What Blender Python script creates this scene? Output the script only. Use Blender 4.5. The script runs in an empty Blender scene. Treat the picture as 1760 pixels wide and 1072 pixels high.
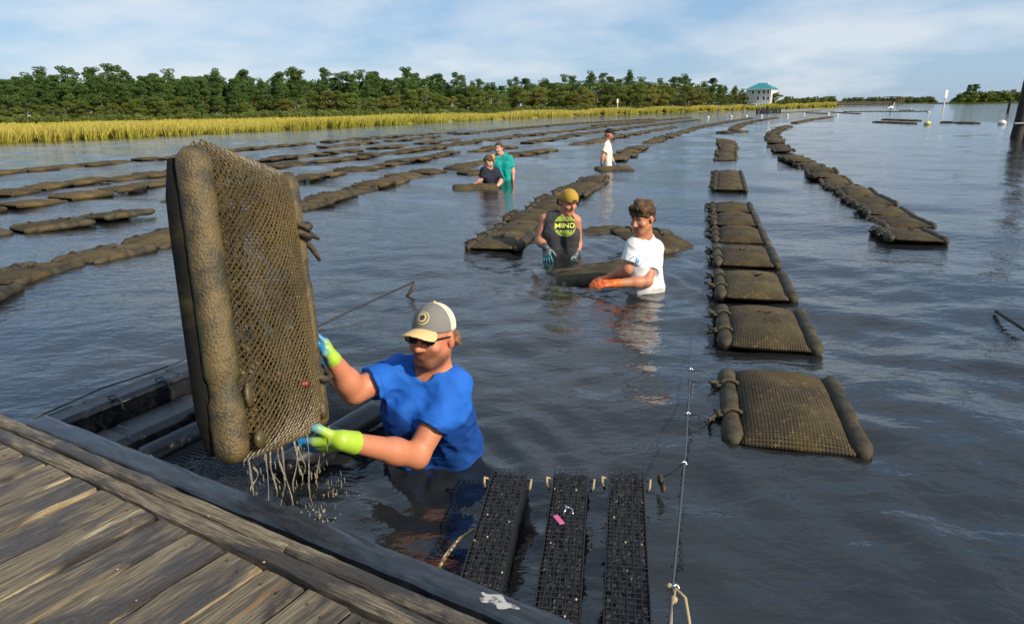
import bpy, bmesh, math, random
import numpy as np
from mathutils import Vector, Matrix
R_ = math.radians
rng = np.random.default_rng(7)
random.seed(7)
scene = bpy.context.scene
COL = scene.collection

# ------------------------------------------------------------------ camera
CAM_H, FPX, HY, ROLL = 1.35, 1173.0, 189.0, 1.0
pitch = math.atan((536 - HY) * math.cos(R_(ROLL)) / FPX)
cr, sr = math.cos(R_(ROLL)), math.sin(R_(ROLL))
Fw = np.array([0, math.cos(pitch), -math.sin(pitch)])
U0 = np.array([0, math.sin(pitch), math.cos(pitch)])
R0 = np.array([1.0, 0, 0])
Rt = R0 * cr - U0 * sr
Up = U0 * cr + R0 * sr
CAMP = np.array([0, 0, CAM_H])
cam_d = bpy.data.cameras.new('camera'); cam = bpy.data.objects.new('camera', cam_d); COL.objects.link(cam)
cam_d.sensor_width = 36; cam_d.lens = 36 * FPX / 1760; cam_d.clip_start = 0.05; cam_d.clip_end = 12000
M = Matrix(((Rt[0], Up[0], -Fw[0], 0), (Rt[1], Up[1], -Fw[1], 0), (Rt[2], Up[2], -Fw[2], CAM_H), (0, 0, 0, 1)))
cam.matrix_world = M
scene.camera = cam

# ------------------------------------------------------------------ light
SUN_EL, SUN_AZ = R_(31), math.atan2(0.80, -0.60)      # azimuth clockwise from +Y
world = bpy.data.worlds.new('World'); scene.world = world; world.use_nodes = True
wn, wl = world.node_tree.nodes, world.node_tree.links
wn.clear()
def N(t, **kw):
    n = wn.new(t)
    for k, v in kw.items(): setattr(n, k, v)
    return n
wo = N('ShaderNodeOutputWorld'); bg = N('ShaderNodeBackground'); bg.inputs['Strength'].default_value = 0.108
sky = N('ShaderNodeTexSky', sky_type='NISHITA'); sky.sun_disc = False
sky.sun_elevation = SUN_EL; sky.sun_rotation = SUN_AZ; sky.air_density = 1.0; sky.dust_density = .5; sky.ozone_density = 2.5
tc = N('ShaderNodeTexCoord'); sep = N('ShaderNodeSeparateXYZ'); wl.new(tc.outputs['Generated'], sep.inputs[0])
mz = N('ShaderNodeMath', operation='MAXIMUM'); wl.new(sep.outputs['Z'], mz.inputs[0]); mz.inputs[1].default_value = 0.0
az = N('ShaderNodeMath', operation='ADD'); wl.new(mz.outputs[0], az.inputs[0]); az.inputs[1].default_value = 0.22
dx = N('ShaderNodeMath', operation='DIVIDE'); wl.new(sep.outputs['X'], dx.inputs[0]); wl.new(az.outputs[0], dx.inputs[1])
dy = N('ShaderNodeMath', operation='DIVIDE'); wl.new(sep.outputs['Y'], dy.inputs[0]); wl.new(az.outputs[0], dy.inputs[1])
cmb = N('ShaderNodeCombineXYZ'); wl.new(dx.outputs[0], cmb.inputs[0]); wl.new(dy.outputs[0], cmb.inputs[1])
no = N('ShaderNodeTexNoise'); no.inputs['Scale'].default_value = 1.05; no.inputs['Detail'].default_value = 7; no.inputs['Roughness'].default_value = 0.55
no.inputs['Distortion'].default_value = 0.15
wl.new(cmb.outputs[0], no.inputs['Vector'])
rp = N('ShaderNodeValToRGB'); rp.color_ramp.elements[0].position = 0.41; rp.color_ramp.elements[1].position = 0.63
wl.new(no.outputs['Fac'], rp.inputs['Fac'])
mulc = N('ShaderNodeMath', operation='MULTIPLY'); wl.new(rp.outputs['Color'], mulc.inputs[0]); mulc.inputs[1].default_value = 0.64
# general thin veil over the whole sky
haz = N('ShaderNodeMixRGB'); haz.inputs['Fac'].default_value = 0.70; haz.inputs['Color2'].default_value = (2.0, 3.3, 5.1, 1)
wl.new(sky.outputs['Color'], haz.inputs['Color1'])
mixc = N('ShaderNodeMixRGB'); wl.new(mulc.outputs[0], mixc.inputs['Fac']); wl.new(haz.outputs[0], mixc.inputs['Color1'])
mixc.inputs['Color2'].default_value = (5.9, 6.1, 6.3, 1)
wl.new(mixc.outputs[0], bg.inputs['Color']); wl.new(bg.outputs[0], wo.inputs['Surface'])

sun_d = bpy.data.lights.new('sun', 'SUN'); sun = bpy.data.objects.new('sun', sun_d); COL.objects.link(sun)
sun_d.energy = 5.0; sun_d.angle = R_(0.6); sun_d.color = (1.0, 0.86, 0.68)
sdir = Vector((math.sin(SUN_AZ) * math.cos(SUN_EL), math.cos(SUN_AZ) * math.cos(SUN_EL), math.sin(SUN_EL)))
sun.rotation_euler = sdir.to_track_quat('Z', 'Y').to_euler()
sun.location = sdir * 50
scene.view_settings.view_transform = 'Standard'; scene.view_settings.look = 'None'
scene.view_settings.exposure = 0.42; scene.view_settings.gamma = 1.0
scene.render.engine = 'CYCLES'

# ------------------------------------------------------------------ helpers
def ray(u, v):
    return Fw + (u - 880) / FPX * Rt + (536 - v) / FPX * Up
def on_z(u, v, z=0.0):
    d = ray(u, v); return CAMP + d * ((z - CAM_H) / d[2])
def at(u, v, Y):
    d = ray(u, v); return CAMP + d * (Y / d[1])
def at_dist(u, dist, z=0.0):      # ground direction of image column u (at the horizon) at a distance
    d = ray(u, HY + (880 - u) * math.tan(R_(ROLL))); d = d / d[1]
    return np.array([d[0] * dist, d[1] * dist, z])

def tag(o, label=None, cat=None, group=None, kind=None):
    if label: o['label'] = label
    if cat: o['category'] = cat
    if group: o['group'] = group
    if kind: o['kind'] = kind
    return o
def empty(name, loc=(0, 0, 0), rz=0.0):
    o = bpy.data.objects.new(name, None); COL.objects.link(o); o.location = Vector(loc); o.rotation_euler = (0, 0, rz)
    o.empty_display_size = 0.1
    return o
def link(name, me, mat=None, parent=None):
    o = bpy.data.objects.new(name, me); COL.objects.link(o)
    if mat is not None and len(me.materials) == 0: me.materials.append(mat)
    if parent is not None: o.parent = parent
    return o
def mesh_np(name, V, Fc, smooth=True, col=None):
    me = bpy.data.meshes.new(name)
    V = np.asarray(V, dtype=np.float32); Fc = np.asarray(Fc, dtype=np.int32)
    k = Fc.shape[1]
    me.vertices.add(len(V)); me.vertices.foreach_set('co', V.ravel())
    me.loops.add(Fc.size); me.loops.foreach_set('vertex_index', Fc.ravel())
    me.polygons.add(len(Fc)); me.polygons.foreach_set('loop_start', np.arange(0, Fc.size, k, dtype=np.int32))
    me.polygons.foreach_set('use_smooth', np.full(len(Fc), smooth, dtype=bool))
    if col is not None:
        a = me.color_attributes.new('Col', 'FLOAT_COLOR', 'POINT')
        c4 = np.ones((len(V), 4), dtype=np.float32); c4[:, :3] = col
        a.data.foreach_set('color', c4.ravel())
    me.update(calc_edges=True); me.validate()
    return me
class MB:
    """collects simple solids into one mesh"""
    def __init__(s): s.v = []; s.f = []
    def add(s, V, Fs):
        o = len(s.v); s.v.extend([tuple(map(float, p)) for p in V]); s.f.extend([tuple(i + o for i in f) for f in Fs])
    def box(s, c, size, rot=None):
        c = np.array(c, float); h = np.array(size, float) / 2
        P = np.array([[x, y, z] for x in (-1, 1) for y in (-1, 1) for z in (-1, 1)]) * h
        if rot is not None: P = P @ np.array(rot).T
        s.add(P + c, [(0, 1, 3, 2), (4, 6, 7, 5), (0, 4, 5, 1), (2, 3, 7, 6), (0, 2, 6, 4), (1, 5, 7, 3)])
    def tube(s, pts, r, n=6, caps=True):
        pts = [np.array(p, float) for p in pts]; m = len(pts)
        rr = r if hasattr(r, '__len__') else [r] * m
        V = []; prev = None
        for i in range(m):
            t = pts[min(i + 1, m - 1)] - pts[max(i - 1, 0)]; t /= (np.linalg.norm(t) + 1e-9)
            if prev is None:
                a = np.array([0, 0, 1.0]) if abs(t[2]) < .9 else np.array([1.0, 0, 0])
            else: a = prev
            b = a - t * (a @ t); b /= np.linalg.norm(b) + 1e-9; prev = b; c = np.cross(t, b)
            for j in range(n):
                an = 2 * math.pi * j / n; V.append(pts[i] + rr[i] * (math.cos(an) * b + math.sin(an) * c))
        Fs = [(i * n + j, i * n + (j + 1) % n, (i + 1) * n + (j + 1) % n, (i + 1) * n + j) for i in range(m - 1) for j in range(n)]
        if caps: Fs += [tuple(reversed(range(n))), tuple((m - 1) * n + j for j in range(n))]
        s.add(V, Fs)
    def ball(s, c, r, nu=8, nv=6):
        r = np.array(r if hasattr(r, '__len__') else [r] * 3, float); V = [np.array(c) + [0, 0, r[2]]]
        for i in range(1, nv):
            th = math.pi * i / nv
            for j in range(nu):
                ph = 2 * math.pi * j / nu
                V.append(np.array(c) + r * [math.sin(th) * math.cos(ph), math.sin(th) * math.sin(ph), math.cos(th)])
        V.append(np.array(c) - [0, 0, r[2]]); e = len(V) - 1
        Fs = [(0, 1 + j, 1 + (j + 1) % nu) for j in range(nu)]
        for i in range(nv - 2):
            for j in range(nu):
                a = 1 + i * nu + j; b = 1 + i * nu + (j + 1) % nu; Fs.append((a, a + nu, b + nu, b))
        Fs += [(e, e - nu + (j + 1) % nu, e - nu + j) for j in range(nu)]
        s.add(V, Fs)
    def mesh(s, name, smooth=False):
        me = bpy.data.meshes.new(name); me.from_pydata(s.v, [], s.f); me.update()
        if smooth: me.polygons.foreach_set('use_smooth', [True] * len(me.polygons))
        return me
    def obj(s, name, mat, parent=None, smooth=False, bevel=0):
        o = link(name, s.mesh(name, smooth), mat, parent)
        if bevel:
            b = o.modifiers.new('bevel', 'BEVEL'); b.width = bevel; b.segments = 2; b.limit_method = 'ANGLE'
        return o

# ------------------------------------------------------------------ materials
MATS = {}
def mat(name, color=(.5, .5, .5), rough=.6, metal=0, spec=.5, noise=None, bump=None, attr=False, rand=0, sss=0, coat=0):
    """principled; noise=(scale, color2, lo, hi[, stretch]); bump=(scale, strength, dist)"""
    m = bpy.data.materials.new(name); m.use_nodes = True; nt = m.node_tree; b = nt.nodes['Principled BSDF']
    b.inputs['Roughness'].default_value = rough; b.inputs['Metallic'].default_value = metal
    b.inputs['Specular IOR Level'].default_value = spec
    if coat: b.inputs['Coat Weight'].default_value = coat; b.inputs['Coat Roughness'].default_value = .12
    if sss:
        b.inputs['Subsurface Weight'].default_value = sss; b.inputs['Subsurface Radius'].default_value = (.012, .005, .003); b.inputs['Subsurface Scale'].default_value = 1.0
    src = None
    tcn = nt.nodes.new('ShaderNodeTexCoord')
    if attr:
        a = nt.nodes.new('ShaderNodeAttribute'); a.attribute_name = 'Col'; src = a.outputs['Color']
    else:
        rgb = nt.nodes.new('ShaderNodeRGB'); rgb.outputs[0].default_value = (*color, 1); src = rgb.outputs[0]
    layers = noise if isinstance(noise, list) else ([noise] if noise else [])
    for L in layers:
        sc, c2, lo, hi = L[:4]
        mp = nt.nodes.new('ShaderNodeMapping'); nt.links.new(tcn.outputs['Object'], mp.inputs[0])
        if len(L) > 4: mp.inputs['Scale'].default_value = L[4]
        nz = nt.nodes.new('ShaderNodeTexNoise'); nz.inputs['Scale'].default_value = sc; nz.inputs['Detail'].default_value = 6; nz.inputs['Roughness'].default_value = .62
        nt.links.new(mp.outputs[0], nz.inputs['Vector'])
        r = nt.nodes.new('ShaderNodeMapRange'); r.inputs['From Min'].default_value = lo; r.inputs['From Max'].default_value = hi
        nt.links.new(nz.outputs['Fac'], r.inputs['Value'])
        mx = nt.nodes.new('ShaderNodeMixRGB'); nt.links.new(r.outputs[0], mx.inputs['Fac']); nt.links.new(src, mx.inputs['Color1']); mx.inputs['Color2'].default_value = (*c2, 1)
        src = mx.outputs[0]
    if rand:
        oi = nt.nodes.new('ShaderNodeObjectInfo'); r = nt.nodes.new('ShaderNodeMapRange'); nt.links.new(oi.outputs['Random'], r.inputs['Value'])
        r.inputs['To Min'].default_value = 1 - rand; r.inputs['To Max'].default_value = 1 + rand
        hs = nt.nodes.new('ShaderNodeHueSaturation'); nt.links.new(r.outputs[0], hs.inputs['Value']); nt.links.new(src, hs.inputs['Color']); src = hs.outputs[0]
    nt.links.new(src, b.inputs['Base Color'])
    if bump:
        nz = nt.nodes.new('ShaderNodeTexNoise'); nz.inputs['Scale'].default_value = bump[0]; nz.inputs['Detail'].default_value = 5
        nt.links.new(tcn.outputs['Object'], nz.inputs['Vector'])
        bp = nt.nodes.new('ShaderNodeBump'); bp.inputs['Strength'].default_value = bump[1]; bp.inputs['Distance'].default_value = bump[2]
        nt.links.new(nz.outputs['Fac'], bp.inputs['Height']); nt.links.new(bp.outputs[0], b.inputs['Normal'])
    MATS[name] = m
    return m

# -- water
def water_mat():
    m = bpy.data.materials.new('water'); m.use_nodes = True; nt = m.node_tree; b = nt.nodes['Principled BSDF']
    b.inputs['Base Color'].default_value = (.015, .017, .018, 1); b.inputs['Roughness'].default_value = .04; b.inputs['IOR'].default_value = 1.58
    tcn = nt.nodes.new('ShaderNodeTexCoord'); hs = None
    for sc, st, wgt, rot in ((2.2, (1, 1.9, 1), .55, .3), (7.0, (1, 1.7, 1), .55, -.35), (19, (1, 1.5, 1), .20, .1)):
        mp = nt.nodes.new('ShaderNodeMapping'); mp.inputs['Scale'].default_value = st; mp.inputs['Rotation'].default_value = (0, 0, rot)
        nt.links.new(tcn.outputs['Object'], mp.inputs[0])
        nz = nt.nodes.new('ShaderNodeTexNoise'); nz.inputs['Scale'].default_value = sc; nz.inputs['Detail'].default_value = 3; nz.inputs['Roughness'].default_value = .5; nz.inputs['Distortion'].default_value = .4
        nt.links.new(mp.outputs[0], nz.inputs['Vector'])
        mu = nt.nodes.new('ShaderNodeMath'); mu.operation = 'MULTIPLY'; mu.inputs[1].default_value = wgt; nt.links.new(nz.outputs['Fac'], mu.inputs[0])
        if hs is None: hs = mu.outputs[0]
        else:
            ad = nt.nodes.new('ShaderNodeMath'); ad.operation = 'ADD'; nt.links.new(hs, ad.inputs[0]); nt.links.new(mu.outputs[0], ad.inputs[1]); hs = ad.outputs[0]
    bp = nt.nodes.new('ShaderNodeBump'); bp.inputs['Strength'].default_value = .26; bp.inputs['Distance'].default_value = .06
    nt.links.new(hs, bp.inputs['Height']); nt.links.new(bp.outputs[0], b.inputs['Normal'])
    tr = nt.nodes.new('ShaderNodeBsdfTransparent'); tr.inputs['Color'].default_value = (.75, .66, .42, 1)
    mx = nt.nodes.new('ShaderNodeMixShader'); mx.inputs['Fac'].default_value = .07
    nt.links.new(b.outputs[0], mx.inputs[1]); nt.links.new(tr.outputs[0], mx.inputs[2])
    nt.links.new(mx.outputs[0], nt.nodes['Material Output'].inputs['Surface'])
    return m
# -- netting of the bags: a grid of strands with dark holes, muddy patches
def net_mat(name, strand, mud, hole, pitch=.014, rough=.55, slots=True, green=(.05, .06, .012)):
    m = bpy.data.materials.new(name); m.use_nodes = True; nt = m.node_tree; b = nt.nodes['Principled BSDF']; b.inputs['Roughness'].default_value = .8; b.inputs['Specular IOR Level'].default_value = .25
    tcn = nt.nodes.new('ShaderNodeTexCoord'); sp = nt.nodes.new('ShaderNodeSeparateXYZ'); nt.links.new(tcn.outputs['Object'], sp.inputs[0])
    def mth(op, a, bb=None):
        n = nt.nodes.new('ShaderNodeMath'); n.operation = op
        for i, x in enumerate((a, bb)):
            if x is None: continue
            if isinstance(x, (int, float)): n.inputs[i].default_value = x
            else: nt.links.new(x, n.inputs[i])
        return n.outputs[0]
    sx = mth('ABSOLUTE', mth('SINE', mth('MULTIPLY', sp.outputs['X'], math.pi / pitch)))
    sy = mth('ABSOLUTE', mth('SINE', mth('MULTIPLY', sp.outputs['Y'], math.pi / pitch)))
    g = mth('MULTIPLY', sx, sy)
    def noise(sc, det=5):
        nz = nt.nodes.new('ShaderNodeTexNoise'); nz.inputs['Scale'].default_value = sc; nz.inputs['Detail'].default_value = det; nt.links.new(tcn.outputs['Object'], nz.inputs['Vector']); return nz.outputs['Fac']
    def rampv(x, lo, hi):
        r = nt.nodes.new('ShaderNodeMapRange'); r.inputs['From Min'].default_value = lo; r.inputs['From Max'].default_value = hi; nt.links.new(x, r.inputs['Value']); return r.outputs[0]
    def mix(f, a, c):
        n = nt.nodes.new('ShaderNodeMixRGB'); nt.links.new(f, n.inputs['Fac'])
        for k, x in (('Color1', a), ('Color2', c)):
            if isinstance(x, tuple): n.inputs[k].default_value = (*x, 1)
            else: nt.links.new(x, n.inputs[k])
        return n.outputs[0]
    n1 = noise(4.5); n2 = noise(38); n3 = noise(2.1)
    base = mix(rampv(n1, .38, .62), strand, mud)
    base = mix(rampv(n3, .55, .72), base, green)
    base = mix(rampv(n2, .55, .8), base, tuple(min(1, x * 2.3) for x in mud))
    hf = mth('MULTIPLY', rampv(g, .45, .7), rampv(n1, .72, .5))
    c = mix(hf, base, hole)
    oi = nt.nodes.new('ShaderNodeObjectInfo'); r = nt.nodes.new('ShaderNodeMapRange'); nt.links.new(oi.outputs['Random'], r.inputs['Value']); r.inputs['To Min'].default_value = .7; r.inputs['To Max'].default_value = 1.25
    hsn = nt.nodes.new('ShaderNodeHueSaturation'); nt.links.new(r.outputs[0], hsn.inputs['Value']); nt.links.new(c, hsn.inputs['Color'])
    nt.links.new(hsn.outputs[0], b.inputs['Base Color'])
    bp = nt.nodes.new('ShaderNodeBump'); bp.inputs['Strength'].default_value = .9; bp.inputs['Distance'].default_value = .006
    hh = mth('SUBTRACT', mth('MULTIPLY', n2, .8), mth('MULTIPLY', hf, 1.0)); nt.links.new(hh, bp.inputs['Height']); nt.links.new(bp.outputs[0], b.inputs['Normal'])
    MATS[name] = m; return m
# -- weathered plank wood (grain along local X)
def wood_mat(name, base, dark, pale, rust):
    m = bpy.data.materials.new(name); m.use_nodes = True; nt = m.node_tree; b = nt.nodes['Principled BSDF']
    tcn = nt.nodes.new('ShaderNodeTexCoord'); oi = nt.nodes.new('ShaderNodeObjectInfo')
    off = nt.nodes.new('ShaderNodeVectorMath'); off.operation = 'SCALE'; nt.links.new(oi.outputs['Random'], off.inputs['Scale']); off.inputs[0].default_value = (37, 19, 53)
    addv = nt.nodes.new('ShaderNodeVectorMath'); nt.links.new(tcn.outputs['Object'], addv.inputs[0]); nt.links.new(off.outputs[0], addv.inputs[1])
    def nz(sc, st, det=6, dist=0.0):
        mp = nt.nodes.new('ShaderNodeMapping'); mp.inputs['Scale'].default_value = st; nt.links.new(addv.outputs[0], mp.inputs[0])
        n = nt.nodes.new('ShaderNodeTexNoise'); n.inputs['Scale'].default_value = sc; n.inputs['Detail'].default_value = det; n.inputs['Roughness'].default_value = .65; n.inputs['Distortion'].default_value = dist
        nt.links.new(mp.outputs[0], n.inputs['Vector']); return n.outputs['Fac']
    def rv(x, lo, hi):
        r = nt.nodes.new('ShaderNodeMapRange'); r.inputs['From Min'].default_value = lo; r.inputs['From Max'].default_value = hi; nt.links.new(x, r.inputs['Value']); return r.outputs[0]
    def mix(f, a, c):
        n = nt.nodes.new('ShaderNodeMixRGB'); nt.links.new(f, n.inputs['Fac'])
        for k, x in (('Color1', a), ('Color2', c)):
            if isinstance(x, tuple): n.inputs[k].default_value = (*x, 1)
            else: nt.links.new(x, n.inputs[k])
        return n.outputs[0]
    grain = nz(9, (.9, 24, 24), 8, .2); big = nz(2.6, (1, 3.5, 3.5), 4, .4); st = nz(3.2, (.8, 7, 7), 5, .3); fine = nz(60, (1, 6, 6), 3); r2 = nz(2.2, (.9, 9, 9), 4)
    c = mix(rv(grain, .40, .60), tuple(x * 1.15 for x in base), tuple(x * .32 for x in base))
    c = mix(rv(st, .62, .68), c, pale)
    sy = nt.nodes.new('ShaderNodeSeparateXYZ'); nt.links.new(tcn.outputs['Object'], sy.inputs[0])
    ab = nt.nodes.new('ShaderNodeMath'); ab.operation = 'ABSOLUTE'; nt.links.new(sy.outputs['Y'], ab.inputs[0])
    wn_ = nt.nodes.new('ShaderNodeMath'); wn_.operation = 'MULTIPLY_ADD'; nt.links.new(r2, wn_.inputs[0]); wn_.inputs[1].default_value = .15; nt.links.new(ab.outputs[0], wn_.inputs[2])
    edge = rv(wn_.outputs[0], .143, .155)
    c = mix(rv(r2, .64, .70), c, rust)
    wet = rv(big, .44, .56)
    dk = mix(rv(grain, .35, .7), dark, tuple(x * .45 for x in dark))
    c = mix(wet, c, dk)
    c = mix(edge, c, mix(rv(grain, .4, .6), pale, rust))
    nt.links.new(c, b.inputs['Base Color'])
    rr = nt.nodes.new('ShaderNodeMapRange'); nt.links.new(wet, rr.inputs['Value']); rr.inputs['To Min'].default_value = .78; rr.inputs['To Max'].default_value = .42; nt.links.new(rr.outputs[0], b.inputs['Roughness'])
    bp = nt.nodes.new('ShaderNodeBump'); bp.inputs['Strength'].default_value = 1.0; bp.inputs['Distance'].default_value = .006
    ad = nt.nodes.new('ShaderNodeMath'); ad.operation = 'ADD'; nt.links.new(grain, ad.inputs[0]); nt.links.new(fine, ad.inputs[1])
    nt.links.new(ad.outputs[0], bp.inputs['Height']); nt.links.new(bp.outputs[0], b.inputs['Normal'])
    MATS[name] = m; return m
def leaf_mat(name, c1, c2, c3):
    m = mat(name, c1, .6, spec=.25, noise=[(.45, c2, .40, .62), (1.6, c3, .58, .75)], rand=.22)
    nt = m.node_tree; b = nt.nodes['Principled BSDF']; t = nt.nodes.new('ShaderNodeBsdfTranslucent')
    t.inputs['Color'].default_value = (*[min(1, x * 1.3) for x in c1], 1)
    mx = nt.nodes.new('ShaderNodeMixShader'); mx.inputs['Fac'].default_value = .22
    nt.links.new(b.outputs[0], mx.inputs[1]); nt.links.new(t.outputs[0], mx.inputs[2]); nt.links.new(mx.outputs[0], nt.nodes['Material Output'].inputs['Surface'])
    return m

net_mat('bag_net', (.055, .042, .022), (.085, .060, .024), (.012, .010, .007), green=(.06, .052, .018))
net_mat('bag_net_far', (.055, .043, .022), (.085, .062, .026), (.02, .016, .010), pitch=.03, green=(.06, .052, .018))
mat('float_skin', (.055, .047, .028), .75, spec=.3, noise=[(7, (.020, .018, .012), .42, .6), (3, (.085, .058, .018), .55, .7), (60, (.16, .13, .08), .66, .8)], bump=(45, .6, .006), rand=.2)
mat('mud', (.060, .041, .013), .45, noise=[(9, (.060, .042, .012), .4, .65), (70, (.20, .15, .06), .62, .8)], bump=(70, .8, .006), coat=.0)
mat('mud_net', (.088, .062, .020), .5, noise=[(6, (.05, .037, .014), .4, .62), (50, (.19, .14, .06), .62, .8)], bump=(80, .6, .003))
mat('held_float_skin', (.100, .070, .022), .48, noise=[(14, (.035, .028, .012), .42, .60), (3, (.055, .060, .016), .56, .68), (90, (.28, .22, .12), .66, .8)], bump=(140, 1.0, .006))
mat('weed', (.030, .022, .012), .7, noise=(30, (.07, .05, .02), .45, .65), bump=(60, .8, .01))
mat('rope_dark', (.018, .016, .013), .7)
mat('rope_grey', (.05, .06, .07), .5)
mat('rope_tan', (.32, .25, .14), .7)
mat('black_plastic', (.012, .013, .015), .32, noise=(14, (.03, .032, .035), .5, .75), bump=(30, .15, .004))
mat('black_wire', (.010, .011, .013), .38)
mat('oysters', (.012, .011, .010), .6, noise=(40, (.035, .030, .024), .5, .7), bump=(55, 1, .012))
mat('shell', (.36, .31, .22), .6)
mat('steel', (.6, .6, .62), .25, metal=1)
mat('pink_tag', (.50, .10, .22), .45)
mat('bumper', (.016, .020, .027), .22, noise=[(9, (.035, .042, .052), .45, .65, (1, 4, 1)), (30, (.07, .07, .07), .68, .8)], bump=(14, .25, .008))
mat('bird_white', (.75, .74, .70), .6)
mat('white_paint', (.70, .70, .66), .55, noise=(20, (.4, .38, .33), .55, .75))
mat('buoy', (.72, .70, .62), .4, noise=(8, (.45, .38, .15), .5, .7))
mat('buoy_yellow', (.62, .52, .16), .4, noise=(6, (.10, .08, .03), .5, .65))
mat('red_band', (.5, .04, .03), .5)
mat('piling', (.014, .012, .010), .75, noise=(9, (.045, .035, .026), .5, .7, (1, 1, .2)), bump=(20, .8, .02))
mat('old_wood', (.16, .13, .10), .8, noise=(5, (.07, .06, .05), .4, .6))
mat('bark', (.13, .095, .065), .9, noise=(3, (.06, .045, .033), .4, .6, (1, 1, .3)), rand=.25)
mat('bark_pale', (.30, .26, .21), .9, noise=(3, (.14, .11, .09), .4, .6, (1, 1, .3)), rand=.2)
leaf_mat('pine_leaf', (.060, .115, .024), (.095, .155, .036), (.030, .065, .016))
leaf_mat('oak_leaf', (.090, .135, .022), (.140, .165, .032), (.045, .080, .018))
leaf_mat('olive_leaf', (.150, .165, .034), (.190, .170, .042), (.075, .100, .026))
leaf_mat('shrub_leaf', (.080, .125, .026), (.150, .170, .036), (.040, .068, .018))
mat('marsh_ground', (.26, .25, .03), .9, noise=[(.25, (.36, .30, .045), .4, .6), (4, (.16, .18, .025), .5, .7)], bump=(3, 1, .15))
mat('mud_bank', (.06, .045, .025), .8)
mat('river_bed', (.030, .025, .014), .9, noise=(2, (.02, .018, .01), .4, .6))
mat('land', (.07, .075, .03), .9, noise=(.1, (.10, .09, .03), .4, .6))

# ------------------------------------------------------------------ the setting
WAVES = []
for i in range(46):
    lam = float(np.exp(rng.uniform(math.log(.16), math.log(3.2)))); th = math.radians(250 + rng.normal(0, 34))
    WAVES.append((lam, math.cos(th), math.sin(th), rng.uniform(0, 6.28), .0024 * lam ** .85))
for i in range(26):
    lam = float(rng.uniform(.13, .42)); th = math.radians(250 + rng.normal(0, 48)); WAVES.append((lam, math.cos(th), math.sin(th), rng.uniform(0, 6.28), .0031 * lam))
RINGS = [(*on_z(745, 800)[:2], .65, .0070), (*on_z(1105, 495)[:2], .9, .006), (*on_z(965, 437)[:2], 1.0, .006), (*on_z(500, 850)[:2], .4, .006), (*on_z(985, 470)[:2], .8, .006)]
def build_water():
    fine = np.linspace(R_(90 - 60), R_(90 + 60), 640); coarse = np.linspace(R_(150), R_(390), 42)[1:-1]
    ang = np.concatenate([fine, coarse]); na = len(ang)
    r = [.25]
    while r[-1] < 9000: r.append(r[-1] * (1.0115 if r[-1] < 60 else 1.03))
    r = np.array(r); nr = len(r)
    Rr, A = np.meshgrid(r, ang, indexing='ij'); X = Rr * np.cos(A); Y = Rr * np.sin(A); Z = np.zeros_like(X)
    cell = Rr * np.where(Rr < 60, .0115, .03)
    patch = .65 + .5 * np.sin(X * .31 + 1.2 * np.sin(Y * .17)) * np.sin(Y * .23 + 1.0 + .8 * np.sin(X * .21))
    for lam, cx, cy, ph, amp in WAVES:
        k = 2 * math.pi / lam; w = np.clip((lam / cell - 2.5) / 3, 0, 1)
        wob = .6 * np.sin(.7 * X + .4 * Y + ph) + .5 * np.sin(.5 * Y - .9 * X + 2 * ph)
        Z += amp * w * (patch if lam < 1.2 else 1.0) * np.sin(k * (X * cx + Y * cy) + ph + wob)
    for (x0, y0, rad, amp) in RINGS:
        d = np.hypot(X - x0, Y - y0); an = np.arctan2(Y - y0, X - x0)
        Z += amp * np.exp(-(d / rad) ** 2) * np.sin(d * 34 + 1.5 * np.sin(2 * an + x0) + .8 * np.sin(5 * an)) * (1 + .4 * np.sin(3 * an))
    Z[:, len(fine):] = 0; Z[cell > .8] = 0
    V = np.stack([X, Y, Z], -1).reshape(-1, 3)
    i, j = np.meshgrid(np.arange(nr - 1), np.arange(na), indexing='ij'); j2 = (j + 1) % na
    Fc = np.stack([i * na + j, (i + 1) * na + j, (i + 1) * na + j2, i * na + j2], -1).reshape(-1, 4)
    o = link('water', mesh_np('water', V, Fc), water_mat()); tag(o, kind='structure'); return o
build_water()
bed = MB(); bed.box((0, 60, -1.15), (400, 400, .2)); tag(bed.obj('river_bed', MATS['river_bed']), kind='structure')

# shoreline of the marsh (image columns give the direction, the waterline gives the distance)
SHORE = [on_z(u, v) for u, v in ((-420, 262), (-200, 254), (0, 246), (200, 237.5), (400, 228.5), (600, 218.5), (800, 208.3), (1000, 199.5), (1100, 195.5), (1200, 192), (1300, 188.8), (1380, 186.3), (1435, 184.3))]
TREE_D = [(-420, 128), (-200, 138), (0, 150), (200, 158), (400, 168), (600, 182), (800, 205), (1000, 240), (1100, 262), (1200, 290), (1300, 330), (1380, 400), (1435, 430)]
BACK = [at_dist(u, d, 0) for u, d in TREE_D]
def lerp_path(P, t):
    s = t * (len(P) - 1); i = min(int(s), len(P) - 2); f = s - i; return P[i] * (1 - f) + P[i + 1] * f
def build_marsh():
    n, mrow = 120, 14; V = []; 
    for i in range(n + 1):
        a = lerp_path(SHORE, i / n); b = lerp_path(BACK, i / n); b = b + (b - a) / np.linalg.norm(b - a) * 60
        for j in range(mrow + 1):
            t = (j / mrow) ** 1.6; p = a * (1 - t) + b * t
            z = -.3 if j == 0 else .08 + .17 * min(1, t * 6) 
            V.append((p[0], p[1], z + (rng.normal(0, .03) if j else 0)))
    Fs = [(i * (mrow + 1) + j, (i + 1) * (mrow + 1) + j, (i + 1) * (mrow + 1) + j + 1, i * (mrow + 1) + j + 1) for i in range(n) for j in range(mrow)]
    tag(link('marsh', mesh_np('marsh', V, Fs), MATS['marsh_ground']), kind='structure')
build_marsh()
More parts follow.
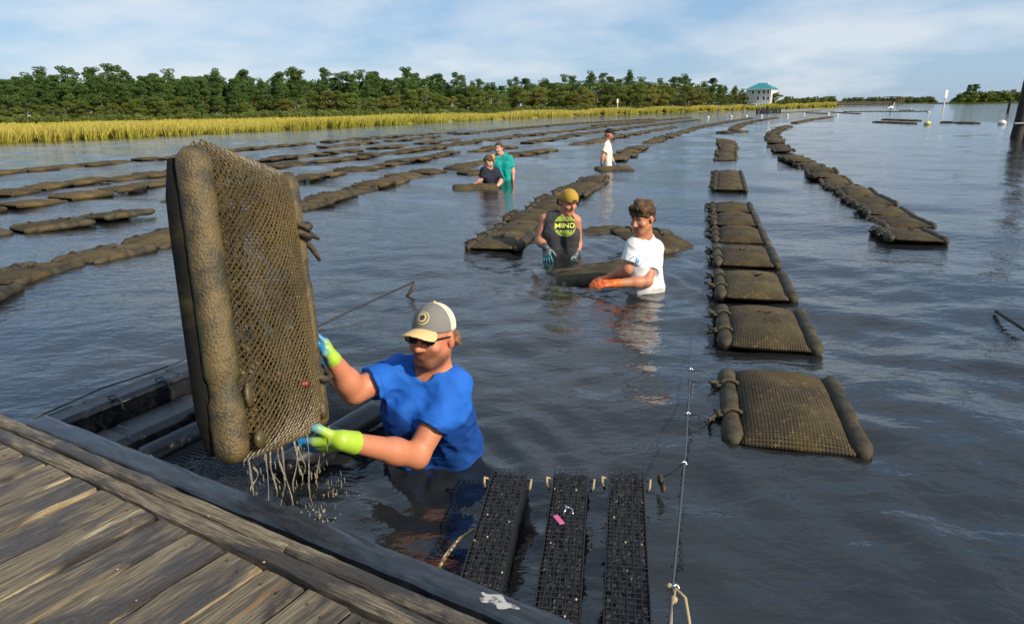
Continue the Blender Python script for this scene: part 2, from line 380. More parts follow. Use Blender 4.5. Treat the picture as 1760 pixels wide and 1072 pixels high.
def blades(P, h, w, lean):
    """triangular blades: base points P, heights h, widths w"""
    n = len(P); a = rng.uniform(0, 2 * math.pi, n); dx, dy = np.cos(a) * w / 2, np.sin(a) * w / 2
    lx = rng.normal(.18, .22, n) * h * lean; ly = rng.normal(0, .2, n) * h * lean
    V = np.zeros((n, 4, 3)); V[:, 0] = P + np.stack([-dx, -dy, 0 * dx], -1); V[:, 1] = P + np.stack([dx, dy, 0 * dx], -1)
    V[:, 2] = P + np.stack([dx * .45 + lx, dy * .45 + ly, h], -1); V[:, 3] = P + np.stack([-dx * .45 + lx, -dy * .45 + ly, h * .97], -1)
    return V.reshape(-1, 3), np.arange(4 * n).reshape(n, 4)
def build_grass():
    VV = []; FF = []; CC = []; o = 0
    for (cnt, tmax, pw) in ((85000, .09, 1.0), (50000, 1.0, 1.5)):
        s = rng.uniform(0, 1, cnt) ; t = rng.uniform(0, 1, cnt) ** pw * tmax
        A = np.array([lerp_path(SHORE, x) for x in s]); B = np.array([lerp_path(BACK, x) for x in s])
        P = A * (1 - t[:, None]) + B * t[:, None]; dist = np.hypot(P[:, 0], P[:, 1])
        edge = 1.2 * np.sin(s * 210) + .8 * np.sin(s * 571)
        nrm = (B - A) / np.linalg.norm(B - A, axis=1)[:, None]; P = P + nrm * (np.clip(edge, -.2, 3)[:, None]) * (dist / 60)[:, None]
        P[:, 2] = -.05 + .22 * np.clip(t * 6, 0, 1)
        hgt = (1 + 1.7 * s ** 2.5) * rng.uniform(.52, .92, cnt) * (.85 + .2 * np.sin(P[:, 0] * .35 + np.sin(P[:, 1] * .22))); hgt *= np.where(t * 6 > 1, .62, 1.0)
        V, Fq = blades(P, hgt, ( .028 + dist * .0006) * rng.uniform(.6, 1.4, cnt), .9)
        mixv = rng.uniform(0, 1, cnt) + .25 * np.sin(P[:, 0] * .12) ; g = np.clip(mixv, 0, 1)[:, None]
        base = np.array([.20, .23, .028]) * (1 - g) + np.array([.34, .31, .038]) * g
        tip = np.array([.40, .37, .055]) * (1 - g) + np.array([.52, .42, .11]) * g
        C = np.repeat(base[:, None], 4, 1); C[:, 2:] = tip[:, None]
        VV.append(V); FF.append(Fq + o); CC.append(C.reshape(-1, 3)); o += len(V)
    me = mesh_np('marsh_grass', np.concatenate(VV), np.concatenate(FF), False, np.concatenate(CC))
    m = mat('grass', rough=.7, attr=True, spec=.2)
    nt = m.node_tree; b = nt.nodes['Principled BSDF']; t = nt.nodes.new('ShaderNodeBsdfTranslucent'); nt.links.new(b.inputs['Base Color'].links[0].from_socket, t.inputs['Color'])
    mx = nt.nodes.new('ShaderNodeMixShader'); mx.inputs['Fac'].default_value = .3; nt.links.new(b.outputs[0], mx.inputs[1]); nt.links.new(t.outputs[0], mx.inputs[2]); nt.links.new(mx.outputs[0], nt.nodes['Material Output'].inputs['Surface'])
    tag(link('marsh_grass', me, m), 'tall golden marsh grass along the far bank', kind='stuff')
build_grass()

# ------------------------------------------------------------------ trees
def leaf_cloud(clumps, per, size, narrow=.6):
    C = []; 
    for (c, r) in clumps:
        d = rng.normal(size=(per, 3)); d /= np.linalg.norm(d, axis=1)[:, None]; rad = rng.uniform(.45, 1.0, per) ** .6
        C.append(np.array(c) + d * rad[:, None] * np.array(r))
    C = np.concatenate(C); n = len(C)
    a = rng.normal(size=(n, 3)); a /= np.linalg.norm(a, axis=1)[:, None]; b = rng.normal(size=(n, 3)); b = np.cross(a, b); b /= np.linalg.norm(b, axis=1)[:, None]
    s = size * rng.uniform(.6, 1.4, n)[:, None]
    V = np.stack([C - a * s, C - b * s * narrow, C + a * s, C + b * s * narrow], 1).reshape(-1, 3)
    return V, np.arange(4 * n).reshape(n, 4)
def pine_variant(k):
    h = 12.0; tb = MB(); bend = rng.normal(0, .35, 2); pts = [(bend[0] * (t ** 2), bend[1] * t ** 2, h * t) for t in np.linspace(0, .97, 7)]
    tb.tube([(p[0], p[1], p[2] - (.4 if i == 0 else 0)) for i, p in enumerate(pts)], list(np.linspace(.19, .05, 7)), 7)
    cl = []; lo = (.36, .30, .45, .22)[k % 4]
    for i in range(30 + 5 * (k % 3)):
        t = rng.uniform(lo, 1.0); spread = (1.0 - (t - lo) / (1 - lo)) * 1.2 + .7
        a = rng.uniform(0, 6.28); rr = rng.uniform(.2, 1) * spread
        p0 = np.array([bend[0] * t * t, bend[1] * t * t, h * t - rr * .25]); c = p0 + np.array([math.cos(a) * rr, math.sin(a) * rr, .25 + rr * .1])
        tb.tube([p0, (p0 + c) / 2 + [0, 0, -.05], c], [.05, .035, .015], 4, False)
        cl.append((c, (rng.uniform(.5, .95), rng.uniform(.5, .95), rng.uniform(.4, .7))))
    for i in range(5):
        t = rng.uniform(.2, lo); a = rng.uniform(0, 6.28); p0 = np.array([0, 0, h * t]); tb.tube([p0, p0 + [math.cos(a) * .9, math.sin(a) * .9, .1]], [.035, .01], 4, False)
    V, Fq = leaf_cloud(cl, 190, .115, .6)
    return tb.mesh('trunk', True), mesh_np('crown', V, Fq, False)
def broad_variant(k):
    h = 8.0; tb = MB(); cl = []; nst = 1 + k % 3
    for s_ in range(nst):
        a0 = rng.uniform(0, 6.28); lean = rng.uniform(.3, 1.1) if nst > 1 else .2
        top = np.array([math.cos(a0) * lean, math.sin(a0) * lean, h * .7]); mid = top * .5 + [rng.normal(0, .15), rng.normal(0, .15), 0]
        tb.tube([(0.1 * s_, 0, -.4), mid, top], [.17, .12, .05], 6)
        for i in range(5):
            t = rng.uniform(.35, .95); p0 = mid * (1 - t) + top * t; a = rng.uniform(0, 6.28); tb.tube([p0, p0 + [math.cos(a) * 1.3, math.sin(a) * 1.3, .9]], [.06, .02], 4, False)
    for i in range(34):
        t = rng.uniform(.16, 1.0); prof = math.sin(math.pi * min(1, (t - .02) * .92)) ** .6 * 2.3 + .3; a = rng.uniform(0, 6.28); rr = prof * rng.uniform(.35, 1) * (.85 if t > .25 else .7)
        s = rng.uniform(.6, 1.1); cl.append(((math.cos(a) * rr, math.sin(a) * rr, h * t - .3), (s, s, s * rng.uniform(.55, .8))))
    V, Fq = leaf_cloud(cl, 165, .13, .7)
    return tb.mesh('trunk', True), mesh_np('crown', V, Fq, False)
PINES = [pine_variant(k) for k in range(6)]
BROAD = [broad_variant(k) for k in range(6)]
for t, c in PINES: t.materials.append(MATS['bark']); c.materials.append(MATS['pine_leaf'])
BR2 = []
for k, (t, c) in enumerate(BROAD):
    t.materials.append(MATS['bark_pale'] if k % 2 else MATS['bark']); c.materials.append(MATS['oak_leaf'])
    c2 = c.copy(); c2.materials.clear(); c2.materials.append(MATS['olive_leaf']); BR2.append((t, c2))
def shrub_variant():
    cl = [((rng.normal(0, .9), rng.normal(0, .6), rng.uniform(.2, 1.3)), (rng.uniform(.5, .9), rng.uniform(.5, .8), rng.uniform(.35, .6))) for i in range(14)]
    V, Fq = leaf_cloud(cl, 110, .10, .7); me = mesh_np('shrub', V, Fq, False); me.materials.append(MATS['shrub_leaf']); return me
SHRUBS = [shrub_variant() for k in range(4)]
def put_tree(name, tc_, p, sc, label, cat, group=None, zs=1.0, xs=1.35):
    r = empty(name, p, rng.uniform(0, 6.28)); r.scale = (sc * xs * rng.uniform(.9, 1.15), sc * xs * rng.uniform(.9, 1.15), sc * zs)
    link('trunk', tc_[0], None, r); link('crown', tc_[1], None, r); tag(r, label, cat, group); return r
def tree_d(u): return float(np.interp(u, [a for a, b in TREE_D], [b for a, b in TREE_D]))
# top edge of the wood in the photo (image column, row of the tree tops)
TOPS = [(-300, 140), (0, 138), (60, 132), (160, 130), (300, 130), (420, 138), (520, 132), (600, 130), (680, 126), (740, 124), (780, 138), (850, 145), (930, 140), (1035, 132), (1100, 136), (1180, 138), (1240, 146), (1290, 158)]
def top_h(u, d):
    v = float(np.interp(u, [a for a, b in TOPS], [b for a, b in TOPS])); hv = HY + (880 - u) * math.tan(R_(ROLL))
    return CAM_H + (hv - v) / FPX * d * .90
u = -300.0
while u < 1275:
    d = tree_d(u) + rng.uniform(14, 30); H = top_h(u, d)
    dense = u < 420
    put_tree('pine_tree', PINES[rng.integers(6)], at_dist(u, d, .3), H * rng.choice([.86, .95, 1.0, 1.06, 1.16]) * rng.uniform(.95, 1.04) / 12, 'tall dark green pine in the wood behind the marsh', 'tree', 'pines of the far wood')
    if dense or rng.random() < .6:
        put_tree('pine_tree', PINES[rng.integers(6)], at_dist(u + rng.uniform(-6, 6), d - 11, .3), H * rng.uniform(.70, .92) / 12, 'shorter pine standing in front of the tallest pines of the wood', 'tree', 'pines of the far wood')
    u += 10.0 * (1.0 if dense else 1.25) * rng.uniform(.8, 1.25)
u = -280.0
while u < 1285:
    d = tree_d(u) + rng.uniform(0, 8); H = top_h(u, d); bright = u > 400
    f = rng.uniform(.42, .66) if bright else rng.uniform(.3, .55)
    if u > 800: f = rng.uniform(.6, .9)
    ol = rng.random() < (.5 if bright else .18); k = rng.integers(6)
    put_tree('broadleaf_tree', (BR2 if ol else BROAD)[k], at_dist(u, d, .3), H * f / 8, ('olive yellow' if ol else 'mid green') + ' broadleaf tree at the front edge of the wood', 'tree', 'broadleaf trees at the edge of the wood')
    u += (15 if bright else 17) * rng.uniform(.7, 1.25)
u = -280.0
while u < 1420:
    d = tree_d(u) - rng.uniform(1, 6); o = link('shrub', SHRUBS[rng.integers(4)]); o.location = at_dist(u, d, .25); s = rng.uniform(.8, 1.5) * (.8 if u < 400 else 1.0); o.scale = (s * 1.2, s, s); o.rotation_euler = (0, 0, rng.uniform(-.6, .6))
    tag(o, 'low green shrub between the marsh grass and the wood', 'shrub', 'shrubs along the back of the marsh'); u += 16 * rng.uniform(.6, 1.4)
# the dense inside of the wood
cl = []
for u in np.arange(-420, 1290, 1.7):
    d = tree_d(u) + rng.uniform(18, 44); H = top_h(u, d)
    cl.append((at_dist(u, d, rng.uniform(.1, .84) * H), (1.7 + d * .004, 1.7 + d * .004, 1.5)))
V, Fq = leaf_cloud(cl, 120, .25, .8)
tag(link('forest', mesh_np('forest', V, Fq, False), MATS['pine_leaf']), 'dark green inner mass of the wood', kind='stuff')
land = MB()
for a, b in zip(BACK[:-1], BACK[1:]):
    pass
lv = [tuple(p + np.array([0, 0, .2])) for p in BACK] + [tuple(p * 1.9 + np.array([0, 0, .6])) for p in BACK]; nb = len(BACK)
tag(link('ground', mesh_np('ground', lv, [(i, i + 1, nb + i + 1, nb + i) for i in range(nb - 1)]), MATS['land']), kind='structure')
# farther banks
def far_wood(name, u0, u1, dist, h, step, label, tops=None):
    cl = []
    for u in np.arange(u0, u1, step):
        e = min(1, (u - u0) / 14 + .25, (u1 - u) / 14 + .25); hh = h * e * rng.uniform(.75, 1.1)
        for z in np.linspace(.15, .85, 4): cl.append((at_dist(u + rng.uniform(-2, 2), dist + rng.uniform(0, 14), hh * z), (step * dist / FPX * 1.1, 4, hh * .2)))
    V, Fq = leaf_cloud(cl, 60, h * .085, .8)
    return tag(link(name, mesh_np(name, V, Fq, False), MATS['shrub_leaf']), label, kind='stuff')
far_wood('far_scrub', 1335, 1440, 420, 5.5, 3, 'low green scrub on the bank beyond the stilt house')
far_wood('far_wood', 1440, 1610, 1500, 13, 3, 'thin line of trees on the distant shore')
far_wood('island_wood', 1638, 1790, 620, 9.0, 3, 'green wooded island in the open water')
b = MB()
a0, a1 = at_dist(1600, 640, 0), at_dist(1830, 560, 0)
for s_, pts in (('x', (a0, a1)),):
    dirv = (a1 - a0) / np.linalg.norm(a1 - a0); nv = np.array([-dirv[1], dirv[0], 0])
    P = [a0 - nv * 6, a1 - nv * 16, a1 + nv * 90, a0 + nv * 60]
    b.add([tuple(p + np.array([0, 0, -.5])) for p in P] + [tuple(p + np.array([0, 0, .9])) for p in P], [(4, 5, 6, 7), (0, 1, 5, 4), (1, 2, 6, 5), (2, 3, 7, 6), (3, 0, 4, 7)])
tag(b.obj('island', MATS['marsh_ground']), kind='structure')
b = MB(); P = [at_dist(1320, 395, -.4), at_dist(1452, 395, -.4), at_dist(1452, 520, -.4), at_dist(1320, 520, -.4)]
b.add([tuple(p) for p in P] + [tuple(p + np.array([0, 0, .9])) for p in P], [(4, 5, 6, 7), (0, 1, 5, 4), (1, 2, 6, 5), (2, 3, 7, 6), (3, 0, 4, 7)])
tag(b.obj('far_bank', MATS['marsh_ground']), kind='structure')
b = MB(); P = [at_dist(1380, 1480, -.4), at_dist(1690, 1480, -.4), at_dist(1690, 1700, -.4), at_dist(1380, 1700, -.4)]
b.add([tuple(p) for p in P] + [tuple(p + np.array([0, 0, 1.2])) for p in P], [(4, 5, 6, 7), (0, 1, 5, 4), (1, 2, 6, 5), (2, 3, 7, 6), (3, 0, 4, 7)])
tag(b.obj('distant_shore', MATS['land']), kind='structure')
for uu, hh in ((1664, 15), (1675, 15.5)):
    put_tree('pine_tree', PINES[2], at_dist(uu, 625, .8), hh / 12, 'lone tall pine rising above the wooded island', 'tree', 'pines above the island wood')
put_tree('broadleaf_tree', BROAD[1], at_dist(1334, 335, .3), .85, 'round dark green tree beside the stilt house', 'tree')

# ------------------------------------------------------------------ stilt house
mat('house_wall', (.50, .52, .52), .7, noise=(1.5, (.44, .47, .48), .4, .6)); mat('teal_roof', (.025, .20, .24), .45); mat('pane', (.03, .04, .05), .1); mat('trim', (.75, .75, .72), .6)
def build_house():
    p = at_dist(1302, 335, .3); k = 335 / FPX; rz = math.atan2(p[1], p[0]) - math.pi / 2 - .28
    root = empty('stilt_house', p, rz); tag(root, 'pale stilt house with teal hip roof at the marsh edge', 'house')
    Wd, D, z0, z1 = 11.4, 10.0, 2.3, 8.4
    w = MB(); w.box((0, D / 2, (z0 + z1) / 2), (Wd, D, z1 - z0)); w.obj('wall', MATS['house_wall'], root)
    r = MB(); e = .7; r.add([(-Wd / 2 - e, -e, z1), (Wd / 2 + e, -e, z1), (Wd / 2 + e, D + e, z1), (-Wd / 2 - e, D + e, z1), (-1.4, D / 2, z1 + 2.9), (1.4, D / 2, z1 + 2.9)],
        [(0, 1, 5, 4), (1, 2, 5), (2, 3, 4, 5), (3, 0, 4), (3, 2, 1, 0)]); ro = r.obj('roof', MATS['teal_roof'], root)
    c = MB(); c.box((2.4, D / 2 + .5, z1 + 2.3), (.5, .5, 1.5)); c.obj('chimney', MATS['trim'], ro)
    f = MB(); f.box((0, -e - .02, z1 - .12), (Wd + 2 * e, .08, .3)); f.obj('fascia', MATS['trim'], ro)
    for (x, z, ww, hh) in ((-2.6, 7.0, .9, 1.5), (.2, 7.0, .9, 1.5), (2.5, 7.0, .9, 1.5), (4.4, 7.0, .8, 1.5), (-4.6, 4.2, .9, 1.1), (.0, 4.3, .9, 1.5), (2.6, 4.3, .9, 1.6), (4.6, 4.2, .8, 1.4)):
        fr = MB(); fr.box((x, -.05, z), (ww + .3, .1, hh + .3)); fo = fr.obj('window', MATS['trim'], root)
        pn = MB(); pn.box((x, -.115, z), (ww, .03, hh)); pn.obj('pane', MATS['pane'], fo)
    for z in (6.9, 4.2):
        for y in (2.5, 6.5):
            fr = MB(); fr.box((-Wd / 2 - .05, y, z), (.1, 1.2, 1.7)); fo = fr.obj('window', MATS['trim'], root); pn = MB(); pn.box((-Wd / 2 - .115, y, z), (.03, .9, 1.4)); pn.obj('pane', MATS['pane'], fo)
    for x in np.linspace(-Wd / 2 + .3, Wd / 2 - .3, 5):
        for y in (.3, D / 2, D - .3):
            s = MB(); s.box((x, y, z0 / 2 - .3), (.35, .35, z0 + .6)); s.obj('stilt', MATS['trim'], root)
    d = MB(); d.box((2.8, -1.2, 2.2), (6.5, 2.3, .25)); d.obj('porch_deck', MATS['trim'], root)
    for x in np.linspace(-.3, 5.9, 5):
        s = MB(); s.box((x, -2.2, 1.0), (.25, .25, 2.6)); s.obj('porch_post', MATS['trim'], root)
    s = MB(); s.box((2.8, -2.25, 3.2), (6.5, .1, .1)); 
    for x in np.linspace(-.3, 5.9, 14): s.box((x, -2.25, 2.75), (.07, .07, .9))
    s.obj('railing', MATS['trim'], root)
build_house()

# ------------------------------------------------------------------ far pier, pilings, markers, buoys, egret
def build_pier():
    a, bb = at_dist(1432, 360, 0), at_dist(1536, 430, 0); L = np.linalg.norm(bb - a); rz = math.atan2(bb[1] - a[1], bb[0] - a[0])
    root = empty('wooden_pier', a, rz); tag(root, 'long grey wooden pier on posts reaching into the water', 'pier')
    d = MB(); d.box((L / 2, 0, 1.5), (L, 2.2, .2)); d.obj('deck', MATS['old_wood'], root)
    for i in range(26):
        for s in (-1, 1):
            p = MB(); p.tube([(L * (i + .5) / 26, s * 1.0, -.6), (L * (i + .5) / 26, s * 1.0, 2.0 + rng.uniform(0, .9))], .16, 6); p.obj('post', MATS['old_wood'], root)
    r = MB(); r.box((L / 2, -1.05, 2.35), (L, .1, .12)); r.obj('handrail', MATS['old_wood'], root)
    q = empty('boat_shelter', bb + np.array([0, 0, 0]), rz); tag(q, 'open wooden boat shelter at the end of the far pier', 'shelter')
    f = MB(); f.box((0, 0, 1.7), (16, 7, .25)); f.obj('floor', MATS['old_wood'], q)
    for x in (-7.5, -2.5, 2.5, 7.5):
        for y in (-3, 3):
            p = MB(); p.tube([(x, y, -.6), (x, y, 5.0)], .2, 6); p.obj('post', MATS['old_wood'], q)
    f = MB(); f.box((0, 0, 5.1), (16.6, 7.6, .25)); f.obj('roof', MATS['old_wood'], q)
    f = MB(); f.box((0, -3.2, 2.9), (15.6, .1, .12)); f.obj('railing', MATS['old_wood'], q)
build_pier()
for i, uu in enumerate(np.linspace(1300, 1341, 15)):
    p = on_z(uu, 195.5 - (uu - 1300) * .045 + rng.uniform(-.2, .2)); b = MB(); h = rng.uniform(1.1, 1.5); h *= .72; b.tube([(0, 0, -.6), (rng.normal(0, .05), 0, h * .5), (rng.normal(0, .1), 0, h)], [.15, .14, .12], 7)
    o = b.obj('wooden_piling', MATS['piling']); o.location = p; tag(o, 'short dark wooden piling in a row in front of the marsh', 'piling', 'short pilings in a row')
for uu, v0, v1 in ((1232, 200, 191), (1258, 199, 190), (1276, 198.5, 189.5)):
    p = on_z(uu, v0); b = MB(); b.tube([(0, 0, -.6), (.15, 0, 1.0), (.2, 0, 1.9)], [.05, .045, .03], 5); o = b.obj('thin_stake', MATS['old_wood']); o.location = p; tag(o, 'thin leaning stake standing in shallow water', 'stake', 'thin stakes')
def marker(u, v0, v1, label, board, m, lean=0.0, w=.1):
    p = on_z(u, v0); dist = math.hypot(p[0], p[1]); h = (v0 - v1) / FPX * dist
    r = empty('channel_marker', p); tag(r, label, 'marker'); b = MB(); b.tube([(0, 0, -.8), (lean * h, 0, h)], w, 7); b.obj('post', m, r)
    if board:
        s = MB(); s.box((lean * h * .85, -w - .04, h * .85), (h * .13, .05, h * .30)); s.obj('board', MATS['white_paint'], r)
    return r
marker(1061, 193.5, 172.5, 'white channel marker post with white board at the marsh edge', True, MATS['white_paint'], 0, .11)
r = marker(1621, 187.5, 163, 'leaning white marker pole in open water near the island', False, MATS['white_paint'], .02, .13)
b = MB(); b.box((.1, -.2, 3.0), (.55, .06, 1.7)); b.obj('board', MATS['white_paint'], r)
r = marker(1732, 193, 176, 'thin dark marker post with small top board near the island', False, MATS['piling'], .05, .16)
b = MB(); b.box((.14, -.2, 2.5), (.6, .06, .5)); b.obj('board', MATS['piling'], r)
def buoy(u, v, r, label, m=None, group='white buoys'):
    p = on_z(u, v); b = MB(); b.ball((0, 0, r * .35), (r * 1.15, r * 1.15, r), 12, 8); b.tube([(0, 0, r * 1.2), (0, 0, r * 1.55)], r * .16, 6)
    ro = empty('buoy', p); tag(ro, label, 'buoy', group); b.obj('hull', m or MATS['buoy'], ro, True)
    t = MB(); t.tube([(math.cos(a) * r * 1.16, math.sin(a) * r * 1.16, r * .35) for a in np.linspace(0, 6.3, 13)], r * .07, 5, False); t.obj('band', MATS['rope_dark'], ro)
    return ro
for uu, vv in ((1257, 201.2), (1283, 200.8), (1309, 200.3), (1354, 199.5), (1217, 203), (1382, 196.5), (1424, 197), (1439, 198.5), (1537, 188.5), (1566, 189), (1596, 194.5)):
    buoy(uu, vv, .15, 'small white round buoy floating beyond the bag rows')
buoy(1594, 215.5, .19, 'yellowish white buoy floating in open water', MATS['buoy_yellow'], None)
q = buoy(1722, 214.5, .20, 'white buoy with red end tied beside the dark piling', None, None)
b = MB(); b.ball((.2, 0, .08), (.07, .11, .11), 8, 6); b.obj('red_end', MATS['red_band'], q, True)
def build_piling():
    p = on_z(1747, 236); Y = p[1]
    r = empty('dock_piling', p); tag(r, 'thick dark tarred piling standing in the water', 'piling')
    t = at(1778, 128, Y); h = t[2]; b = MB(); pts = [(0, 0, -1.1)] + [((t[0] - p[0]) * k * .55, 0, h * k) for k in np.linspace(0, 1.5, 8)]
    b.tube(pts, [.20 * (1 + rng.normal(0, .03)) for _ in pts], 14); b.obj('post', MATS['piling'], r, True)
    s = MB(); s.tube([(-.9 + .55, -.22, .52), (1.0, -.22, .52)], .045, 8); s.obj('crossbar', MATS['rope_grey'], r)
    s = MB(); s.tube([(.22 * math.cos(a) + .08, .22 * math.sin(a), .50) for a in np.linspace(0, 6.3, 14)], .03, 5, False); s.obj('collar', MATS['rope_dark'], r)
    q = empty('dock_piling', p + np.array([.75, .5, 0])); tag(q, 'second dark piling behind the thick tarred one', 'piling'); s = MB(); s.tube([(0, 0, -1.1), (.1, 0, 3)], .18, 12); s.obj('post', MATS['piling'], q, True)
build_piling()
def build_egret():
    p = on_z(1530, 196.5); r = empty('egret', p); tag(r, 'white egret standing on the far floating bags', 'bird'); k = 1.35
    b = MB(); b.ball((0, 0, .62 * k), (.24 * k, .11 * k, .12 * k), 10, 8); b.tube([(.15 * k, 0, .66 * k), (.27 * k, 0, .78 * k), (.20 * k, 0, .92 * k), (.27 * k, 0, 1.02 * k)], [.055 * k, .035 * k, .03 * k, .04 * k], 7); b.tube([(-.15 * k, 0, .62 * k), (-.4 * k, 0, .5 * k)], [.08 * k, .02 * k], 6)
    b.obj('body', MATS['bird_white'], r, True)
    s = MB(); s.tube([(.28 * k, 0, 1.02 * k), (.46 * k, 0, 1.0 * k)], [.022 * k, .004 * k], 5); s.obj('bill', MATS['buoy_yellow'], r)
    for s_ in (-.04, .04):
        s = MB(); s.tube([(0, s_, .55 * k), (-.03, s_, .3 * k), (.01, s_, -.05)], .014 * k, 5); s.obj('leg', MATS['rope_dark'], r)
build_egret()
# ------------------------------------------------------------------ floating oyster bags
BL, BW = .84, .56
def capsule_mesh(name, L, r, n=14, rings=16, lump=.03, bands=(.30, .70)):
    V = []; ts = np.linspace(0, 1, rings)
    for i, t in enumerate(ts):
        e = min(t, 1 - t); rr = r * (1 if e > .06 else (.55 + .45 * math.sqrt(max(0, 1 - (1 - e / .06) ** 2))))
        for b in bands:
            if abs(t - b) < .035: rr *= .86
        for j in range(n):
            a = 2 * math.pi * j / n; q = rr * (1 + rng.normal(0, lump)); V.append((math.cos(a) * q, (t - .5) * L, math.sin(a) * q))
    Fs = [(i * n + j, i * n + (j + 1) % n, (i + 1) * n + (j + 1) % n, (i + 1) * n + j) for i in range(rings - 1) for j in range(n)]
    me = bpy.data.meshes.new(name); me.from_pydata(V, [], Fs + [tuple(range(n))[::-1], tuple((rings - 1) * n + j for j in range(n))]); me.update()
    me.polygons.foreach_set('use_smooth', [True] * len(me.polygons)); return me
def pillow_mesh(name, w, L, th, nx=18, ny=26, lump=.008, z0=0.0):
    ph = rng.uniform(0, 6.28, 6)
    def off(s, t):
        return th * (1 - abs(s) ** 3.2) ** .8 * (1 - abs(t) ** 5) ** .8
    V = []
    for side in (1, -1):
        for i in range(nx + 1):
            for j in range(ny + 1):
                s, t = -1 + 2 * i / nx, -1 + 2 * j / ny
                h = off(s, t) * (1 if side > 0 else .8); h += lump * (math.sin(5 * s + ph[0]) * math.sin(4 * t + ph[1]) + .6 * math.sin(9 * t + ph[2] + 2 * s)) * (1 - s * s) * (1 - t * t)
                h += .008 + (0 if abs(t) < .96 else -.004)
                V.append((s * w / 2, t * L / 2, z0 + side * h))
    N1 = (nx + 1) * (ny + 1); idx = lambda i, j: i * (ny + 1) + j
    Fs = []
    for i in range(nx):
        for j in range(ny):
            Fs.append((idx(i, j), idx(i + 1, j), idx(i + 1, j + 1), idx(i, j + 1))); Fs.append(tuple(N1 + k for k in (idx(i, j), idx(i, j + 1), idx(i + 1, j + 1), idx(i + 1, j))))
    ring = [idx(i, 0) for i in range(nx + 1)] + [idx(nx, j) for j in range(1, ny + 1)] + [idx(i, ny) for i in range(nx - 1, -1, -1)] + [idx(0, j) for j in range(ny - 1, 0, -1)]
    for k in range(len(ring)):
        a, b = ring[k], ring[(k + 1) % len(ring)]; Fs.append((a, a + N1, b + N1, b))
    return mesh_np(name, V, Fs)
NETS = [pillow_mesh('net', BW - .13, BL * .98, .032 + .010 * k, z0=.026) for k in range(4)]
for me in NETS: me.materials.append(MATS['bag_net'])
FLOATS = [capsule_mesh('float', BL * .95, .046) for k in range(3)]
for me in FLOATS: me.materials.append(MATS['float_skin'])
def tie_mesh():
    b = MB()
    for t in (0.0,):
        y = 0.0
        b.tube([(math.cos(a) * .052, y + .012 * math.sin(2 * a), math.sin(a) * .052) for a in np.linspace(0, 6.3, 11)], .011, 5, False)
        p = np.array([-.05, y, .02])
        for q in range(3):
            e = p + np.array([-.05 * rng.uniform(.4, 1.2), rng.normal(0, .04), rng.uniform(-.03, .03)]); b.tube([p, (p + e) / 2 + rng.normal(0, .012, 3), e], [.012, .010, .006], 5)
        b.ball(p, (.026, .030, .022), 7, 5)
    me = b.mesh('tie', True); me.materials.append(MATS['weed']); return me
TIES = [tie_mesh() for k in range(3)]
def tuft_mesh():
    b = MB(); p = np.zeros(3)
    for q in range(5):
        e = rng.normal(0, .035, 3); e[2] = abs(e[2]) * .6 + .005; b.tube([p, e * .6 + [0, 0, .012], e], [.006, .005, .002], 4)
    me = b.mesh('weed_tuft', True); me.materials.append(MATS['weed']); return me
TUFTS = [tuft_mesh() for k in range(3)]
# small far bag: one mesh
def far_bag():
    b = MB(); me = pillow_mesh('x', BW - .12, BL, .055, 8, 10, .012, .030); V = [tuple(v.co) for v in me.vertices]; Fs = [tuple(p.vertices) for p in me.polygons]; bpy.data.meshes.remove(me); b.add(V, Fs)
    for s in (-1, 1): b.tube([(s * .245, y * BL * .47, .020) for y in (-1, -.94, -.3, .3, .94, 1)], [.025, .046, .047, .046, .047, .025], 8)
    for s in (-1, 1): b.ball((-.27, s * .2, .05), (.035, .03, .03), 6, 4)
    m = b.mesh('floating_oyster_bag', True); m.materials.append(MATS['bag_net_far']); return m
FARB = [far_bag() for k in range(4)]
def near_bag(p, rz, label, group, tilt=(0, 0), z=0.0, ties=True, cat='oyster bag'):
    r = empty('floating_oyster_bag', (p[0], p[1], z)); r.rotation_euler = (tilt[0], tilt[1], rz); tag(r, label, cat, group)
    link('net', NETS[rng.integers(4)], None, r)
    for s in (-1, 1):
        f = link('float', FLOATS[rng.integers(3)], None, r); f.location = (s * .245, rng.normal(0, .008), .022)
        if ties and s < 0:
            for yy in (-.21, .21): link('tie', TIES[rng.integers(3)], None, f).location = (0, yy * BL + rng.normal(0, .01), 0)
    if ties:
        w = link('weed_tuft', TUFTS[rng.integers(3)], None, r); w.location = (rng.normal(0, .03), rng.normal(.05, .06), .068)
    return r
def sample_path(pix, step, z=0.0, gaps=()):
    P = np.array([on_z(u, v, z) for u, v in pix]); seg = np.linalg.norm(np.diff(P, axis=0), axis=1); s = np.concatenate([[0], np.cumsum(seg)])
    out = []
    x = 0
    while x < s[-1]:
        p = np.array([np.interp(x, s, P[:, k]) for k in range(3)]); q = np.array([np.interp(min(x + .3, s[-1]), s, P[:, k]) for k in range(3)]); o = np.array([np.interp(max(x - .3, 0), s, P[:, k]) for k in range(3)])
        d = q - o; out.append((p, math.atan2(d[1], d[0]) - math.pi / 2)); x += step
    return out
